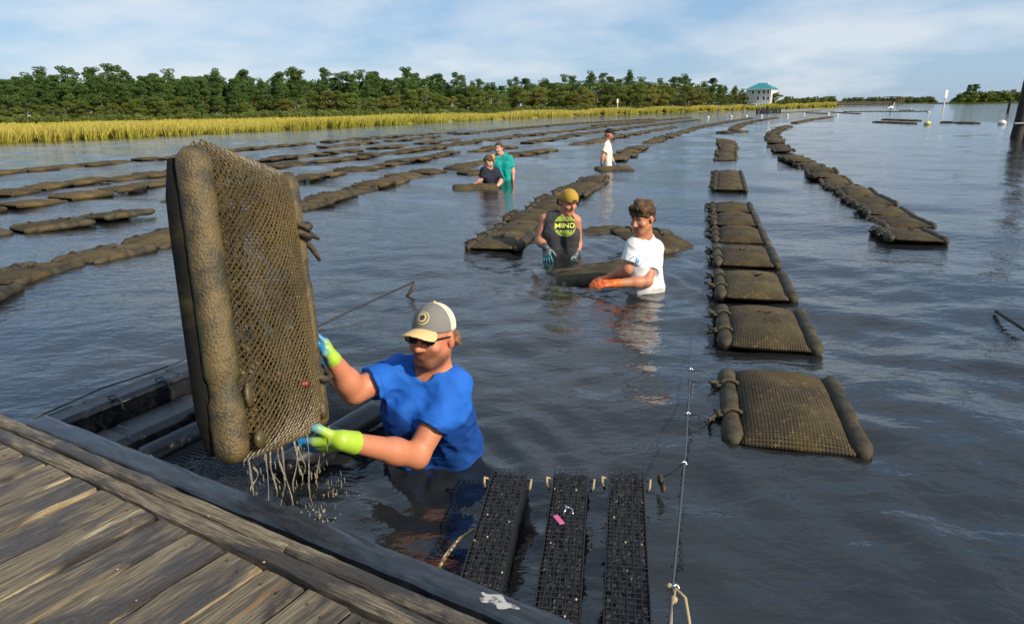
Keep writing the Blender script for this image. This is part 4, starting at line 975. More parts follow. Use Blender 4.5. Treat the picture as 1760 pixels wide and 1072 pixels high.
class Sdf:
    def __init__(s): s.p = []; s.paint = []; s.disp = None; s.cuts = []
    def add(s, f, k=.02, col=None): s.p.append((f, k, col)); return s
    def sub(s, f, k=.01): s.cuts.append((f, k)); return s
    def __call__(s, P):
        d = s.p[0][0](P)
        for f, k, c in s.p[1:]: d = smin(d, f(P), k)
        if s.disp is not None: d = d + s.disp(P)
        for f, k in s.cuts: d = -smin(-d, f(P), k)
        return d
    def color(s, P):
        W = []; C = []
        for f, k, c in s.p:
            if c is None: continue
            W.append(np.exp(-np.clip(f(P), -.02, .2) / .004)); C.append(c)
        W = np.array(W) + 1e-9; col = (W[:, :, None] * np.array(C)[:, None, :]).sum(0) / W.sum(0)[:, None]
        for f, soft, c, st in s.paint:
            w = np.clip(.5 - f(P) / soft, 0, 1)[:, None] * st; col = col * (1 - w) + np.array(c) * w
        return col
def surface(sdf, lo, hi, res):
    lo = np.array(lo, float); hi = np.array(hi, float); B = 6
    n = (np.ceil((hi - lo) / res / B).astype(int)) * B + 1
    cn = (n - 1) // B
    ax = [lo[k] + (np.arange(cn[k]) + .5) * B * res for k in range(3)]; G = np.stack(np.meshgrid(*ax, indexing='ij'), -1).reshape(-1, 3)
    cd = sdf(G).reshape(cn); near = np.abs(cd) < B * res * 1.35 + .012
    D = np.repeat(np.repeat(np.repeat(cd, B, 0), B, 1), B, 2); mk = np.repeat(np.repeat(np.repeat(near, B, 0), B, 1), B, 2)
    D = np.pad(D, ((0, 1),) * 3, mode='edge'); mk = np.pad(mk, ((0, 1),) * 3, mode='edge')
    m2 = mk.copy()
    for k in range(3): m2 |= np.roll(mk, 1, k)
    idx = np.argwhere(m2); D[m2] = sdf(lo + idx * res)
    S = D < 0
    corners = [(a, b, c) for a in (0, 1) for b in (0, 1) for c in (0, 1)]
    sl = lambda A, o: A[o[0]:A.shape[0] - 1 + o[0], o[1]:A.shape[1] - 1 + o[1], o[2]:A.shape[2] - 1 + o[2]]
    cnt = sum(sl(S, o).astype(np.int8) for o in corners); act = (cnt > 0) & (cnt < 8); ci = np.argwhere(act)
    acc = np.zeros((len(ci), 3)); num = np.zeros(len(ci))
    for a in corners:
        for k in range(3):
            if a[k] == 1: continue
            b = list(a); b[k] = 1
            da = D[tuple((ci + a).T)]; db = D[tuple((ci + b).T)]; x = (da < 0) != (db < 0)
            t = np.where(x, da / np.where(x, da - db, 1), 0); p = np.array(a, float) + np.zeros((len(ci), 3)); p[:, k] += t
            acc += p * x[:, None]; num += x
    V = lo + (ci + acc / num[:, None]) * res
    vid = -np.ones(act.shape, int); vid[tuple(ci.T)] = np.arange(len(ci)); Fs = []
    for k in range(3):
        s0 = [slice(None)] * 3; s1 = [slice(None)] * 3; s0[k] = slice(0, -1); s1[k] = slice(1, None)
        ch = S[tuple(s0)] != S[tuple(s1)]; e = np.argwhere(ch); u, v = (k + 1) % 3, (k + 2) % 3
        ok = (e[:, u] > 0) & (e[:, v] > 0) & (e[:, u] < act.shape[u]) & (e[:, v] < act.shape[v]); e = e[ok]
        du = np.zeros(3, int); du[u] = 1; dv = np.zeros(3, int); dv[v] = 1
        q = np.stack([vid[tuple((e - du - dv).T)], vid[tuple((e - dv).T)], vid[tuple(e.T)], vid[tuple((e - du).T)]], 1)
        fl = ~S[tuple(e.T)]; q[fl] = q[fl][:, ::-1]; Fs.append(q)
    Fs = np.concatenate(Fs); Fs = Fs[(Fs >= 0).all(1)]
    return V, Fs
def sdf_obj(name, sdf, lo, hi, res, m, parent, org):
    V, Fs = surface(sdf, lo, hi, res); C = sdf.color(V) if any(c is not None for _, _, c in sdf.p) else None
    me = mesh_np(name, V - np.array(org), Fs, True, C); return link(name, me, m, parent)
_ph = rng.uniform(0, 6.28, 40)
def noise3(P, f, seed=0):
    r = np.random.default_rng(100 + seed); o = np.zeros(len(P))
    for q in range(7):
        d = nrm(r.normal(size=3)); o += np.sin(P @ d * f * r.uniform(.6, 1.7) + r.uniform(0, 6.28))
    return o / 4

mat('skin', rough=.55, attr=True, sss=.02, noise=(45, (.30, .10, .05), .55, 1.1), bump=(120, .45, .003), spec=.5)
mat('cloth', rough=.8, attr=True, spec=.25, bump=(220, .35, .0015))
mat('glove', rough=.42, attr=True, spec=.5, bump=(90, .2, .002))
mat('hair', rough=.6, attr=True, bump=(120, .9, .008), spec=.3)
mat('lens', (.006, .006, .007), .08, spec=.7)
SK1 = (.44, .19, .105)

def head_frame(c, fwd, roll=0.0):
    f = nrm(fwd); r = nrm(np.cross(f, [0, 0, 1])); u = np.cross(r, f)
    r, u = r * math.cos(roll) + u * math.sin(roll), u * math.cos(roll) - r * math.sin(roll)
    return np.array(c, float), np.stack([r, f, u], 1)         # columns: right, forward, up
def build_head(S, H, skin, sc=1.0, beard=None, brow=(.05, .03, .02), lips=(.34, .13, .09), female=False):
    c, R = H; g = lambda x, y, z: c + R @ (np.array([x, y, z]) * sc); k = sc
    e = lambda p, r: ell(g(*p), np.array(r) * k, R)
    S.add(e((0, -.016, .030), (.074, .094, .086)), .02, skin)
    S.add(e((0, .022, -.040), (.059, .066, .076)), .03, skin)
    bc = skin if beard is None else tuple(.45 * a + .55 * b for a, b in zip(skin, beard))
    S.add(e((0, .051, -.094), (.030, .024, .020)), .025, bc)
    for s in (-1, 1):
        S.add(rc(g(s * .055, -.005, -.055), g(s * .022, .058, -.094), .016 * k), .022, bc)
        S.add(e((s * .040, .060, -.028), (.022, .020, .018)), .02, skin)
        S.add(e((s * .076, -.012, -.008), (.010, .020, .031)), .008, tuple(x * np.array((1.0, .85, .82))[i] for i, x in enumerate(skin)))
    S.add(rc(g(-.036, .076, .024), g(.036, .076, .024), .011 * k), .014, skin)
    S.add(rc(g(0, .084, .012), g(0, .108, -.030), .0075 * k, .0125 * k), .010, skin)
    for s in (-1, 1): S.add(e((s * .011, .096, -.034), (.009, .010, .008)), .006, skin)
    S.add(e((0, .075, -.058), (.024, .010, .0050)), .010, lips); S.add(e((0, .074, -.070), (.019, .010, .0055)), .010, lips)
    for s in (-1, 1):
        S.sub(ell(g(s * .033, .094, .004), np.array((.017, .014, .010)) * k, R), .010)
        S.paint.append((ell(g(s * .033, .080, .004), np.array((.014, .014, .0065)) * k, R), .004, (.35, .32, .30), .8))
        S.paint.append((ell(g(s * .033, .084, .004), np.array((.0060, .014, .0060)) * k, R), .003, (.02, .014, .01), 1))
        S.paint.append((rc(g(s * .016, .088, .025), g(s * .050, .074, .027), .0055 * k), .006, brow, .85))
        S.paint.append((rc(g(s * .020, .086, .012), g(s * .046, .078, .011), .003 * k), .004, brow, .6))
    if beard:
        S.paint.append((ell(g(0, .050, -.085), np.array((.082, .080, .052)) * k, R), .03, beard, .85)); S.paint.append((rc(g(-.022, .09, -.048), g(.022, .09, -.048), .006 * k), .008, beard, .5))
        S.paint.append((rc(g(-.02, .09, -.0635), g(.02, .09, -.0635), .006 * k), .004, lips, .8))
    S.paint.append((rc(g(-.021, .094, -.0635), g(.021, .094, -.0635), .0015 * k), .003, tuple(x * .35 for x in lips), .9))
def hand_sdf(w, fd, pn, thumb, curl=.5, sc=1.0, cols=((.3, .5, .05), (.02, .2, .5)), coated=True, spread=.0, thumb_out=1.0, cuff=None, el=None):
    """w wrist, fd finger direction, pn palm normal, thumb +1/-1 side"""
    y = nrm(fd); z = nrm(np.array(pn) - y * (np.array(pn) @ y)); x = np.cross(y, z) * thumb
    g = lambda a, b, c: np.array(w) + (x * a + y * b + z * c) * sc
    S = Sdf(); c1, c2 = cols; fc = c2 if coated else c1
    S.add(rc(g(.018, .015, 0), g(.026, .075, 0), .017 * sc, .015 * sc), .02, c1); S.add(rc(g(-.016, .015, 0), g(-.026, .072, 0), .016 * sc, .014 * sc), .02, c1); S.add(rc(g(0, .01, 0), g(0, .075, 0), .018 * sc, .015 * sc), .02, c1)
    S.add(rc(g(.012, .03, .012), g(.022, .055, .016), .016 * sc), .015, fc)
    for (bx, L, ph) in ((.030, .074, 0), (.010, .084, .1), (-.011, .078, .2), (-.030, .060, .3)):
        a = g(bx, .078, 0); an = curl * (.55 + ph * .3); p = a; d0 = 0
        for i, (l, r) in enumerate(((.46, .0105), (.31, .0095), (.23, .0085))):
            d0 += an * (1.0, 1.1, .8)[i]; q = p + (y * math.cos(d0) + z * math.sin(d0) + x * (spread * bx * 12)) * L * l * sc; S.add(rc(p, q, r * sc, r * .93 * sc), .006, fc if (coated or i) else c1); p = q
    t0, t1, t2 = g(.024, .020, .006), g(.024 + .030 * thumb_out, .048, .016), g(.030 + .046 * thumb_out, .088, .022)
    S.add(rc(t0, t1, .015 * sc, .012 * sc), .014, c1); S.add(rc(t1, t2, .0118 * sc, .0095 * sc), .008, fc)
    if coated: S.paint.append((ell(g(0, .055, .03), np.array((.06, .07, .024)) * sc, np.stack([x, y, z], 1)), .008, c2, .95))
    if cuff is not None: ca = nrm(np.array(el) - np.array(w)); cf = rc(np.array(w) - ca * .012, np.array(w) + ca * .09 * sc, .029 * sc, .038 * sc); cp = np.array(w) + ca * .042 * sc; S.add((lambda P: np.maximum(cf(P), (P - cp) @ ca)), .012, cuff)
    pts = [g(a, b, c) for a in (-.09, .09) for b in (-.07, .18) for c in (-.05, .14)]
    return S, np.min(pts, 0), np.max(pts, 0)

def person(p):
    """p: dict of world-space joints and looks"""
    base = np.array(p['base'], float); org = np.array([base[0], base[1], -1.05]); root = empty('person', org); tag(root, p['label'], 'person', None)
    res = p.get('res', .006); skin = p.get('skin', SK1); sc = p.get('sc', 1.0)
    H = head_frame(p['head'], p['look'], p.get('roll', 0)); nb = np.array(p['neck']); sA, sB = np.array(p['shA']), np.array(p['shB'])
    rv = nrm((sB - sA) * [1, 1, 0]); chest = (sA + sB) / 2 + np.array([0, 0, -.13 * sc]); waist = np.array(p['waist']); g = p.get('girth', 1.0)
    cw = np.linalg.norm(sB - sA) / 2 * .56
    def torso(S, off, col, k=.05):
        for s in (-1, 1):
            S.add(rc(chest + rv * s * cw, waist + rv * s * .070 * sc * g, (.105 * sc * g) + off, (.092 * sc * g) + off), k, col)
            S.add(rc(waist + rv * s * .070 * sc * g, waist + rv * s * .080 * sc * g + [0, 0, -.28], (.092 * sc * g) + off, (.10 * sc) + off), k, col)
        S.add(rc(sA + rv * .02, sB - rv * .02, .058 * sc + off), .06, col)
        S.add(rc(nb + [0, 0, .015], sA + rv * .03, .046 * sc + off, .050 * sc + off), .05, col); S.add(rc(nb + [0, 0, .015], sB - rv * .03, .046 * sc + off, .050 * sc + off), .05, col)
    # body
    S = Sdf(); build_head(S, H, skin, sc, p.get('beard'), p.get('brow', (.05, .03, .02)), p.get('lips', (.33, .12, .08)))
    hc, HR = H
    S.add(rc(hc + HR @ (np.array([0, -.028, -.06]) * sc), nb, .052 * sc * p.get('neckw', 1), .058 * sc * p.get('neckw', 1)), .03, skin)
    torso(S, -.016, skin)
    lo = np.min([hc - .16, sA - .12, sB - .12, waist - [.2, .2, .12]], 0); hi = np.max([hc + .16, sA + .12, sB + .12, waist + .2], 0)
    for a in p['arms']:
        s, e, w = [np.array(x, float) for x in (a['sh'], a['el'], a['wr'])]; k = a.get('k', 1.0) * sc
        S.add(rc(s, e, .050 * k, .041 * k), .03, skin); S.add(rc(e, e + (w - e) * .35, .042 * k, .043 * k), .02, skin); S.add(rc(e + (w - e) * .3, w, .042 * k, .028 * k), .02, skin)
        lo = np.min([lo, e - .07, w - .05], 0); hi = np.max([hi, e + .07, w + .05], 0)
        if a.get('bare'):
            HS, l2, h2 = hand_sdf(w, a['fd'], a['pn'], a.get('thumb', 1), a.get('curl', .5), .95 * sc, (skin, skin), False)
            for q in HS.p: S.p.append(q)
            lo = np.min([lo, l2], 0); hi = np.max([hi, h2], 0)
    lo[2] = max(lo[2], -.34)
    body = sdf_obj('body', S, lo, hi, res, MATS['skin'], root, org)
    for a in p['arms']:
        if not a.get('bare'):
            HS, l2, h2 = hand_sdf(a['wr'], a['fd'], a['pn'], a.get('thumb', 1), a.get('curl', .5), a.get('hs', 1.02) * sc, a['cols'], a.get('coated', True), a.get('spread', 0), a.get('tout', 1.0), a.get('cuff', a['cols'][0]), a['el'])
            sdf_obj('glove', HS, l2, h2, min(res, .0045) if res < .008 else res * .8, MATS['glove'], root, org)
    # shirt
    sc_ = p['shirt']; T = Sdf(); torso(T, .004, sc_); seed = p.get('seed', 0); ends = []
    for a in p['arms']:
        fr = p.get('sleeve', .55)
        if fr > 0:
            s, e = np.array(a['sh'], float), np.array(a['el'], float); m = s + (e - s) * fr; dd = nrm(e - s); fq = rc(s, m + (e - s) * .3, .064 * sc, .074 * sc); T.add((lambda P, fq=fq, m=m, dd=dd: np.maximum(fq(P), (P - m) @ dd)), .03, sc_); ends.append((s, m, dd))
    amp = p.get('fold', .0045)
    def folds(P):
        q = P + .02 * np.stack([noise3(P, 16, seed + 6), noise3(P, 16, seed + 7), noise3(P, 18, seed + 8)], -1)
        a = 1 - np.abs(noise3(q * [1, 1, .45], 48, seed)) * 1.6; b = 1 - np.abs(noise3(q * [.8, .8, 1], 70, seed + 3)) * 1.8
        return -amp * (.8 * np.clip(a, -1, 1) + .45 * np.clip(b, -1, 1) + .25 * noise3(q * [.7, .7, 1.3], 130, seed + 5)) + amp * .4
    T.disp = folds
    def cutter(P):                                    # sleeves end in a plane
        out = np.full(len(P), -1.0)
        for s, m, d in ends:
            t = (P - m) @ d; rad = np.linalg.norm((P - s) - ((P - s) @ d)[:, None] * d, axis=1); out = np.maximum(out, np.where((rad < .13) & ((P - s) @ d > .02), t, -1.0))
        return -out
    nd = nrm(hc + HR @ np.array([0, -.03, -.06]) - nb)
    T.sub(rc(nb - nd * .005, nb + nd * .12, .066 * sc, .085 * sc), .008)
    T.sub(rc(nb + HR[:, 1] * [1, 1, 0] * .05 + [0, 0, -.012], nb + HR[:, 1] * [1, 1, 0] * .09 + [0, 0, .06], .036 * sc), .012)
    if not ends:
        for a in p['arms']: T.sub(rc(np.array(a['sh']) + [0, 0, -.015], np.array(a['sh']) + nrm(np.array(a['sh']) - chest) * .1, .064 * sc, .09 * sc), .012)
    for s, m, dd in ends: T.paint.append((lambda P, m=m, dd=dd, s=s: np.abs((P - m) @ dd + .018) - .0015 + np.where(np.linalg.norm(P - m, axis=1) < .11, 0, 1), .004, tuple(x * .45 for x in sc_), .8))
    if 'wet' in p:
        for f, soft, c, st in p['wet']: T.paint.append((f, soft, c, st))
    T.paint.append((lambda P: P[:, 2] - .045 + .03 * noise3(P, 26, 5), .04, tuple(x * .55 for x in sc_), .75))
    lo = np.min([sA - .14, sB - .14, waist - [.24, .24, .2]] + [m - .12 for _, m, _ in ends], 0); hi = np.max([sA + .14, sB + .14, nb + .1] + [m + .12 for _, m, _ in ends], 0); lo[2] = max(lo[2], -.25)
    sh = sdf_obj('shirt', T, lo, hi, res * .85, MATS['cloth'], root, org); md = sh.modifiers.new('smooth', 'SMOOTH'); md.factor = .5; md.iterations = 3
    # legs under water
    L = Sdf()
    for s in (-1, 1): L.add(rc(waist + rv * s * .09 + [0, 0, -.24], waist * [1, 1, 0] + rv * s * .11 + [0, 0, -.66], .095, .07), .04, (.05, .05, .05)); L.add(rc(waist * [1, 1, 0] + rv * s * .11 + [0, 0, -.66], waist * [1, 1, 0] + rv * s * .12 + [0, 0, -1.0], .065, .05), .03, (.05, .05, .05))
    sdf_obj('waders', L, waist - [.3, .3, 1.1 + waist[2]], waist + [.3, .3, -.1 - waist[2]], .02, MATS['cloth'], root, org)
    return root, body, sh, T, S, H, org
def hair_cap(root, H, org, cols, sc=1.0, res=.006, style='short', seed=1):
    c, R = H; g = lambda x, y, z: c + R @ (np.array([x, y, z]) * sc); S = Sdf(); e = lambda p, r: ell(g(*p), np.array(r) * sc, R)
    if style == 'mop':
        S.add(e((0, -.024, .036), (.081, .097, .088)), .02, cols[0])
        for (x, y, z, r) in ((-.05, .050, .080, .032), (-.015, .062, .088, .034), (.03, .060, .086, .034), (.055, .040, .075, .032), (-.06, .015, .085, .030), (.0, .02, .112, .040), (.04, -.02, .108, .038), (-.04, -.03, .106, .038), (.066, -.01, .050, .024), (-.066, -.01, .050, .024), (0, -.09, .02, .040), (.042, .066, .052, .020), (-.02, .074, .050, .020), (.015, .076, .046, .020), (-.050, .060, .050, .020), (.066, .020, .020, .014), (-.066, .020, .020, .014), (.068, .004, -.006, .012), (-.068, .004, -.006, .012), (.058, -.05, -.02, .026), (-.058, -.05, -.02, .026), (.0, -.08, -.04, .032)):
            S.add(e((x, y, z), (r, r, r * .85)), .012, cols[1] if rng.random() < .4 else cols[0])
        S.sub(e((0, .105, -.052), (.066, .072, .074)), .006); S.sub(e((0, .06, -.150), (.12, .12, .100)), .01)
    elif style == 'under':        # hair showing below a cap, curling at the nape and ears
        for x, y, z, r in ((.066, -.045, -.01, .028), (-.066, -.045, -.01, .028), (.050, -.074, -.012, .030), (-.050, -.074, -.012, .030), (0, -.092, -.02, .040), (.062, -.070, -.030, .018), (.04, -.090, -.034, .020), (-.074, -.02, .012, .014), (.074, -.014, .014, .014)):
            S.add(e((x, y, z), (r * .8, r, r * .95)), .014, cols[0] if rng.random() < .6 else cols[1])
        for s in (-1, 1):
            for y, z1, o in ((-.030, -.018, .0), (-.046, -.030, .004), (-.060, -.034, .004)): S.add(rc(g(s * .068, y, .010), g(s * (.070 + o), y - .014, z1), .013 * sc, .007 * sc), .008, cols[1] if y < -.05 else cols[0])
    else:                          # tied back
        S.add(e((0, -.024, .040), (.080, .098, .084)), .02, cols[0]); S.add(e((0, -.115, .03), (.036, .034, .036)), .012, cols[1]); S.add(rc(g(0, -.12, .02), g(.01, -.13, -.07), .022 * sc, .010 * sc), .012, cols[1])
        S.sub(e((0, .095, -.025), (.068, .070, .088)), .008); S.sub(e((0, .02, -.135), (.12, .12, .095)), .01)
    S.disp = lambda P: .0035 * noise3(P * [1, 1, .5], 170, seed) + .003 * noise3(P * [1, 1, .6], 330, seed + 1)
    sdf_obj('hair', S, c - .19 * sc, c + .19 * sc, res, MATS['hair'], root, org)
def cap(root, H, org, front, back, brim, sc=1.0, res=.004, reverse=False, patch=None):
    c, R = H
    if reverse: R = R @ np.diag([-1, -1, 1.0])
    sh = .0 if not reverse else -.004
    g = lambda x, y, z: c + R @ (np.array([x, y + sh, z]) * sc); e = lambda p, r: ell(g(*p), np.array(r) * sc, R)
    S = Sdf(); S.add(e((0, -.014, .038), (.081, .100, .094)), .01, front)
    zl = R[:, 2]; p0 = g(0, 0, .026)
    S.sub(lambda P: -((P - p0) @ zl + .10 * ((P - p0) @ R[:, 1])) * -1.0 if False else ((P - p0) @ zl), .004)
    S.paint.append((lambda P: ((P - g(0, 0, 0)) @ R[:, 1] + .005), .006, back, 1)); S.paint.append((lambda P: np.abs((P - g(0, 0, 0)) @ R[:, 0]) - .0012, .003, tuple(x * .6 for x in front), .5))
    if reverse: S.paint.append((ell(g(0, -.112, .044), np.array((.030, .030, .015)) * sc, R), .004, (.05, .03, .02), 1)); S.paint.append((lambda P: np.abs((P - g(0, -.014, 0)) @ nrm(R[:, 0] + R[:, 1])) - .001, .003, tuple(x * .5 for x in front), .5)); S.paint.append((lambda P: np.abs((P - g(0, -.014, 0)) @ nrm(R[:, 0] - R[:, 1])) - .001, .003, tuple(x * .5 for x in front), .5))
    S.paint.append((lambda P: ((P - p0) @ zl) - .008, .004, tuple(x * .8 for x in front), .6))
    o = sdf_obj('cap', S, c - .17 * sc, c + .17 * sc, res, MATS['cloth'], root, org)
    B = Sdf(); 
    def brimf(P):
        q = (P - g(0, .104, .040)) @ R; q = q / sc; z = q[:, 2] + 5.5 * q[:, 0] ** 2 + .12 * q[:, 1]
        k0 = np.sqrt((q[:, 0] / .074) ** 2 + (q[:, 1] / .064) ** 2); rim = (k0 - 1) * .05; return np.maximum(np.abs(z) - .0034, rim) * sc * .8
    B.add(brimf, .01, brim)
    sdf_obj('brim', B, c - .24 * sc, c + .24 * sc, min(res, .004), MATS['cloth'], o, org)
    k = MB(); k.ball(g(0, -.014, .132) - org, .007 * sc, 7, 5); k.obj('button', mat('cap_button', brim, .8), o, True)
    if patch:
        for rad, colr, lift in ((.027, patch[0], .0025), (.0215, patch[1], .0040), (.018, patch[0], .0048), (.011, patch[1], .0056)):
            k = MB(); ctr = g(0, .078, .088); nn = nrm(R @ np.array([0, .8, .55])); ax = nrm(np.cross(nn, [0, 0, 1])); ay = np.cross(nn, ax); V = [ctr]
            for a in np.linspace(0, 6.2832, 25)[:-1]: V.append(ctr + (ax * math.cos(a) + ay * math.sin(a)) * rad * sc)
            W = []
            for q in V:
                for it in range(8): q = q - nn * (S(q[None])[0]) * .9
                W.append(q + nn * lift - org)
            k.add(W, [(0, 1 + (i + 1) % 24, 1 + i) for i in range(24)]); k.obj('patch', mat('patch_c', colr, .8), o)
    return o
def decal(name, T, org, root, pts2, faces, ctr, ax, ay, nn, m, lift=.003):
    W = []
    for x, y in pts2:
        q = ctr + ax * x + ay * y + nn * .10
        for it in range(14): q = q - nn * np.clip(T(q[None])[0], -.02, .03) * .8
        W.append(q + nn * lift - org)
    me = bpy.data.meshes.new(name); me.from_pydata([tuple(w) for w in W], [], faces); me.update(); return link(name, me, m, root)

# --- the person in the blue shirt lifting the bag
def A(u, v, Y): return at(u, v, Y)
def man_blue():
    W = on_z(750, 774); Y = W[1] - .06
    up = hb(HW / 2 - .03, -.165); low = hb(HW / 2 - .075, -HL / 2 + .015)
    shA, shB = A(682, 642, Y - .02), A(782, 662, Y - .04)
    wA = np.array([up[0] + .055, up[1] + .055, up[2] - .075]); wB = A(592, 757, low[1] - .05)
    lime, blue = (.30, .46, .035), (.008, .17, .42)
    p = dict(base=W, label='bearded person in blue shirt and trucker cap lifting the muddy bag', head=A(743, 578, Y - .05), look=(-.40, -.91, .12), neck=A(745, 634, Y - .01), shA=shA, shB=shB,
             waist=np.array([W[0], W[1] + .02, .02]), girth=1.10, neckw=1.12, sc=1.0, res=.0055, skin=(.43, .165, .085), beard=(.10, .040, .018), shirt=(.010, .100, .44), sleeve=.62, fold=.0075, seed=2,
             arms=[dict(sh=shA, el=A(608, 672, Y - .13), wr=wA, fd=(-.35, .10, .9), pn=(-.9, -.35, -.2), thumb=1, curl=.75, cols=(lime, blue), k=1.12),
                   dict(sh=shB, el=A(716, 783, Y - .20), wr=wB, fd=(-.95, .10, -.20), pn=(-.2, .75, .55), thumb=-1, curl=.22, cols=(lime, blue), k=1.12, tout=1.3, hs=1.22)])
    p['wet'] = [(lambda P: P[:, 2] - .27 + .12 * noise3(P, 13, 9) + .35 * ((P[:, 0] - W[0])), .02, (.003, .040, .20), .95)]
    root, body, sh, T, S, H, org = person(p)
    hair_cap(root, H, org, ((.11, .055, .025), (.20, .10, .045)), 1.0, .005, 'under', 4)
    cap(root, H, org, (.16, .16, .15), (.62, .58, .42), (.58, .42, .20), .97, .004, False, ((.50, .40, .22), (.03, .03, .03)))
    c, R = H; G = Sdf(); g = lambda x, y, z: c + R @ np.array([x, y, z])
    for s in (-1, 1): G.add(ell(g(s * .035, .091, .004), (.030, .010, .019), R), .004); G.add(rc(g(s * .064, .075, .010), g(s * .080, -.01, .008), .004), .004)
    G.add(rc(g(-.01, .097, .010), g(.01, .097, .010), .004), .004)
    sdf_obj('sunglasses', G, c - .14, c + .14, .0035, MATS['lens'], root, org)
man_blue()
# --- the person in the sleeveless shirt and backward yellow cap
def man_tank():
    W = on_z(966, 437); Y = W[1]; shA, shB = A(936, 377, Y), A(990, 379, Y - .03)
    gl = ((.055, .075, .085), (.03, .16, .22))
    p = dict(base=W, label='person in dark sleeveless shirt with green globe print and backward yellow cap', head=A(976, 347, Y - .03), look=(.45, -.86, -.22), neck=A(968, 367, Y), shA=shA, shB=shB, waist=np.array([W[0], Y + .02, .0]), res=.0075, girth=.98,
             skin=(.42, .18, .10), shirt=(.035, .035, .042), sleeve=0, fold=.004, seed=5,
             arms=[dict(sh=shA, el=A(927, 414, Y - .02), wr=A(938, 425, Y - .17), fd=(.12, -.25, -.9), pn=(.3, .9, -.2), thumb=1, curl=.30, cols=gl, spread=.5),
                   dict(sh=shB, el=A(993, 418, Y + .03), wr=A(990, 436, Y - .06), fd=(.0, -.4, -.9), pn=(-.6, .5, 0), thumb=-1, curl=.4, cols=gl)])
    root, body, sh, T, S, H, org = person(p)
    hair_cap(root, H, org, ((.05, .03, .018), (.07, .04, .02)), 1.0, .008, 'under', 6)
    cap(root, H, org, (.36, .22, .035), (.36, .22, .035), (.34, .21, .04), 1.0, .005, True)
    ctr = A(971, 388, Y - .10); nn = nrm([.12, -.98, .1]); ax = nrm(np.cross([0, 0, 1], nn)) ; ax = ax if ax[0] > 0 else -ax; ay = np.cross(nn, ax) ; ay = ay if ay[2] > 0 else -ay
    gm = mat('print_green', (.38, .50, .06), .8); ym = mat('print_yellow', (.80, .92, .14), .8); rad = .096; pts = []; fs = []
    n = 17
    for i in range(n):
        for j in range(n):
            cell = []
            for a, b in ((.1, .1), (.9, .1), (.9, .9), (.1, .9)):
                la = (-1 + 2 * (j + b) / n) * 1.5; lo_ = (-1 + 2 * (i + a) / n) * 1.5; cell.append((math.cos(la) * math.sin(lo_) * rad, math.sin(la) * rad))
            if abs(cell[0][1]) < .034 or abs(cell[2][1]) < .034 or rng.random() < .1: continue
            o = len(pts); pts += cell; fs.append((o, o + 1, o + 2, o + 3))
    for k in range(40):
        a0, a1 = 2 * math.pi * k / 40, 2 * math.pi * (k + 1) / 40; o = len(pts); pts += [(math.cos(a) * r, math.sin(a) * r) for a, r in ((a0, rad), (a1, rad), (a1, rad * 1.05), (a0, rad * 1.05))]; fs.append((o, o + 1, o + 2, o + 3))
    decal('globe_print', T, org, sh, pts, fs, ctr, ax, ay, nn, gm, .005)['kind'] = 'stuff'
    cu = bpy.data.curves.new('t', 'FONT'); cu.body = 'MIND'; cu.align_x = 'CENTER'; cu.align_y = 'CENTER'; cu.size = .064; cu.offset = 0.0004; ob = bpy.data.objects.new('t', cu); COL.objects.link(ob)
    dg = bpy.context.evaluated_depsgraph_get(); me = bpy.data.meshes.new_from_object(ob.evaluated_get(dg)); bm = bmesh.new(); bm.from_mesh(me); bmesh.ops.triangulate(bm, faces=bm.faces[:]); 
    [(bmesh.ops.subdivide_edges(bm, edges=[e for e in bm.edges if e.calc_length() > .010], cuts=1), bmesh.ops.triangulate(bm, faces=bm.faces[:])) for _ in range(3)]
    pts = [(v.co.x * 1.12, v.co.y) for v in bm.verts]; bm.verts.index_update(); fs = [tuple(v.index for v in f.verts) for f in bm.faces]; bm.free(); bpy.data.objects.remove(ob); bpy.data.meshes.remove(me)
    decal('lettering', T, org, sh, pts, fs, ctr, ax, ay, nn, ym, .012)
man_tank()
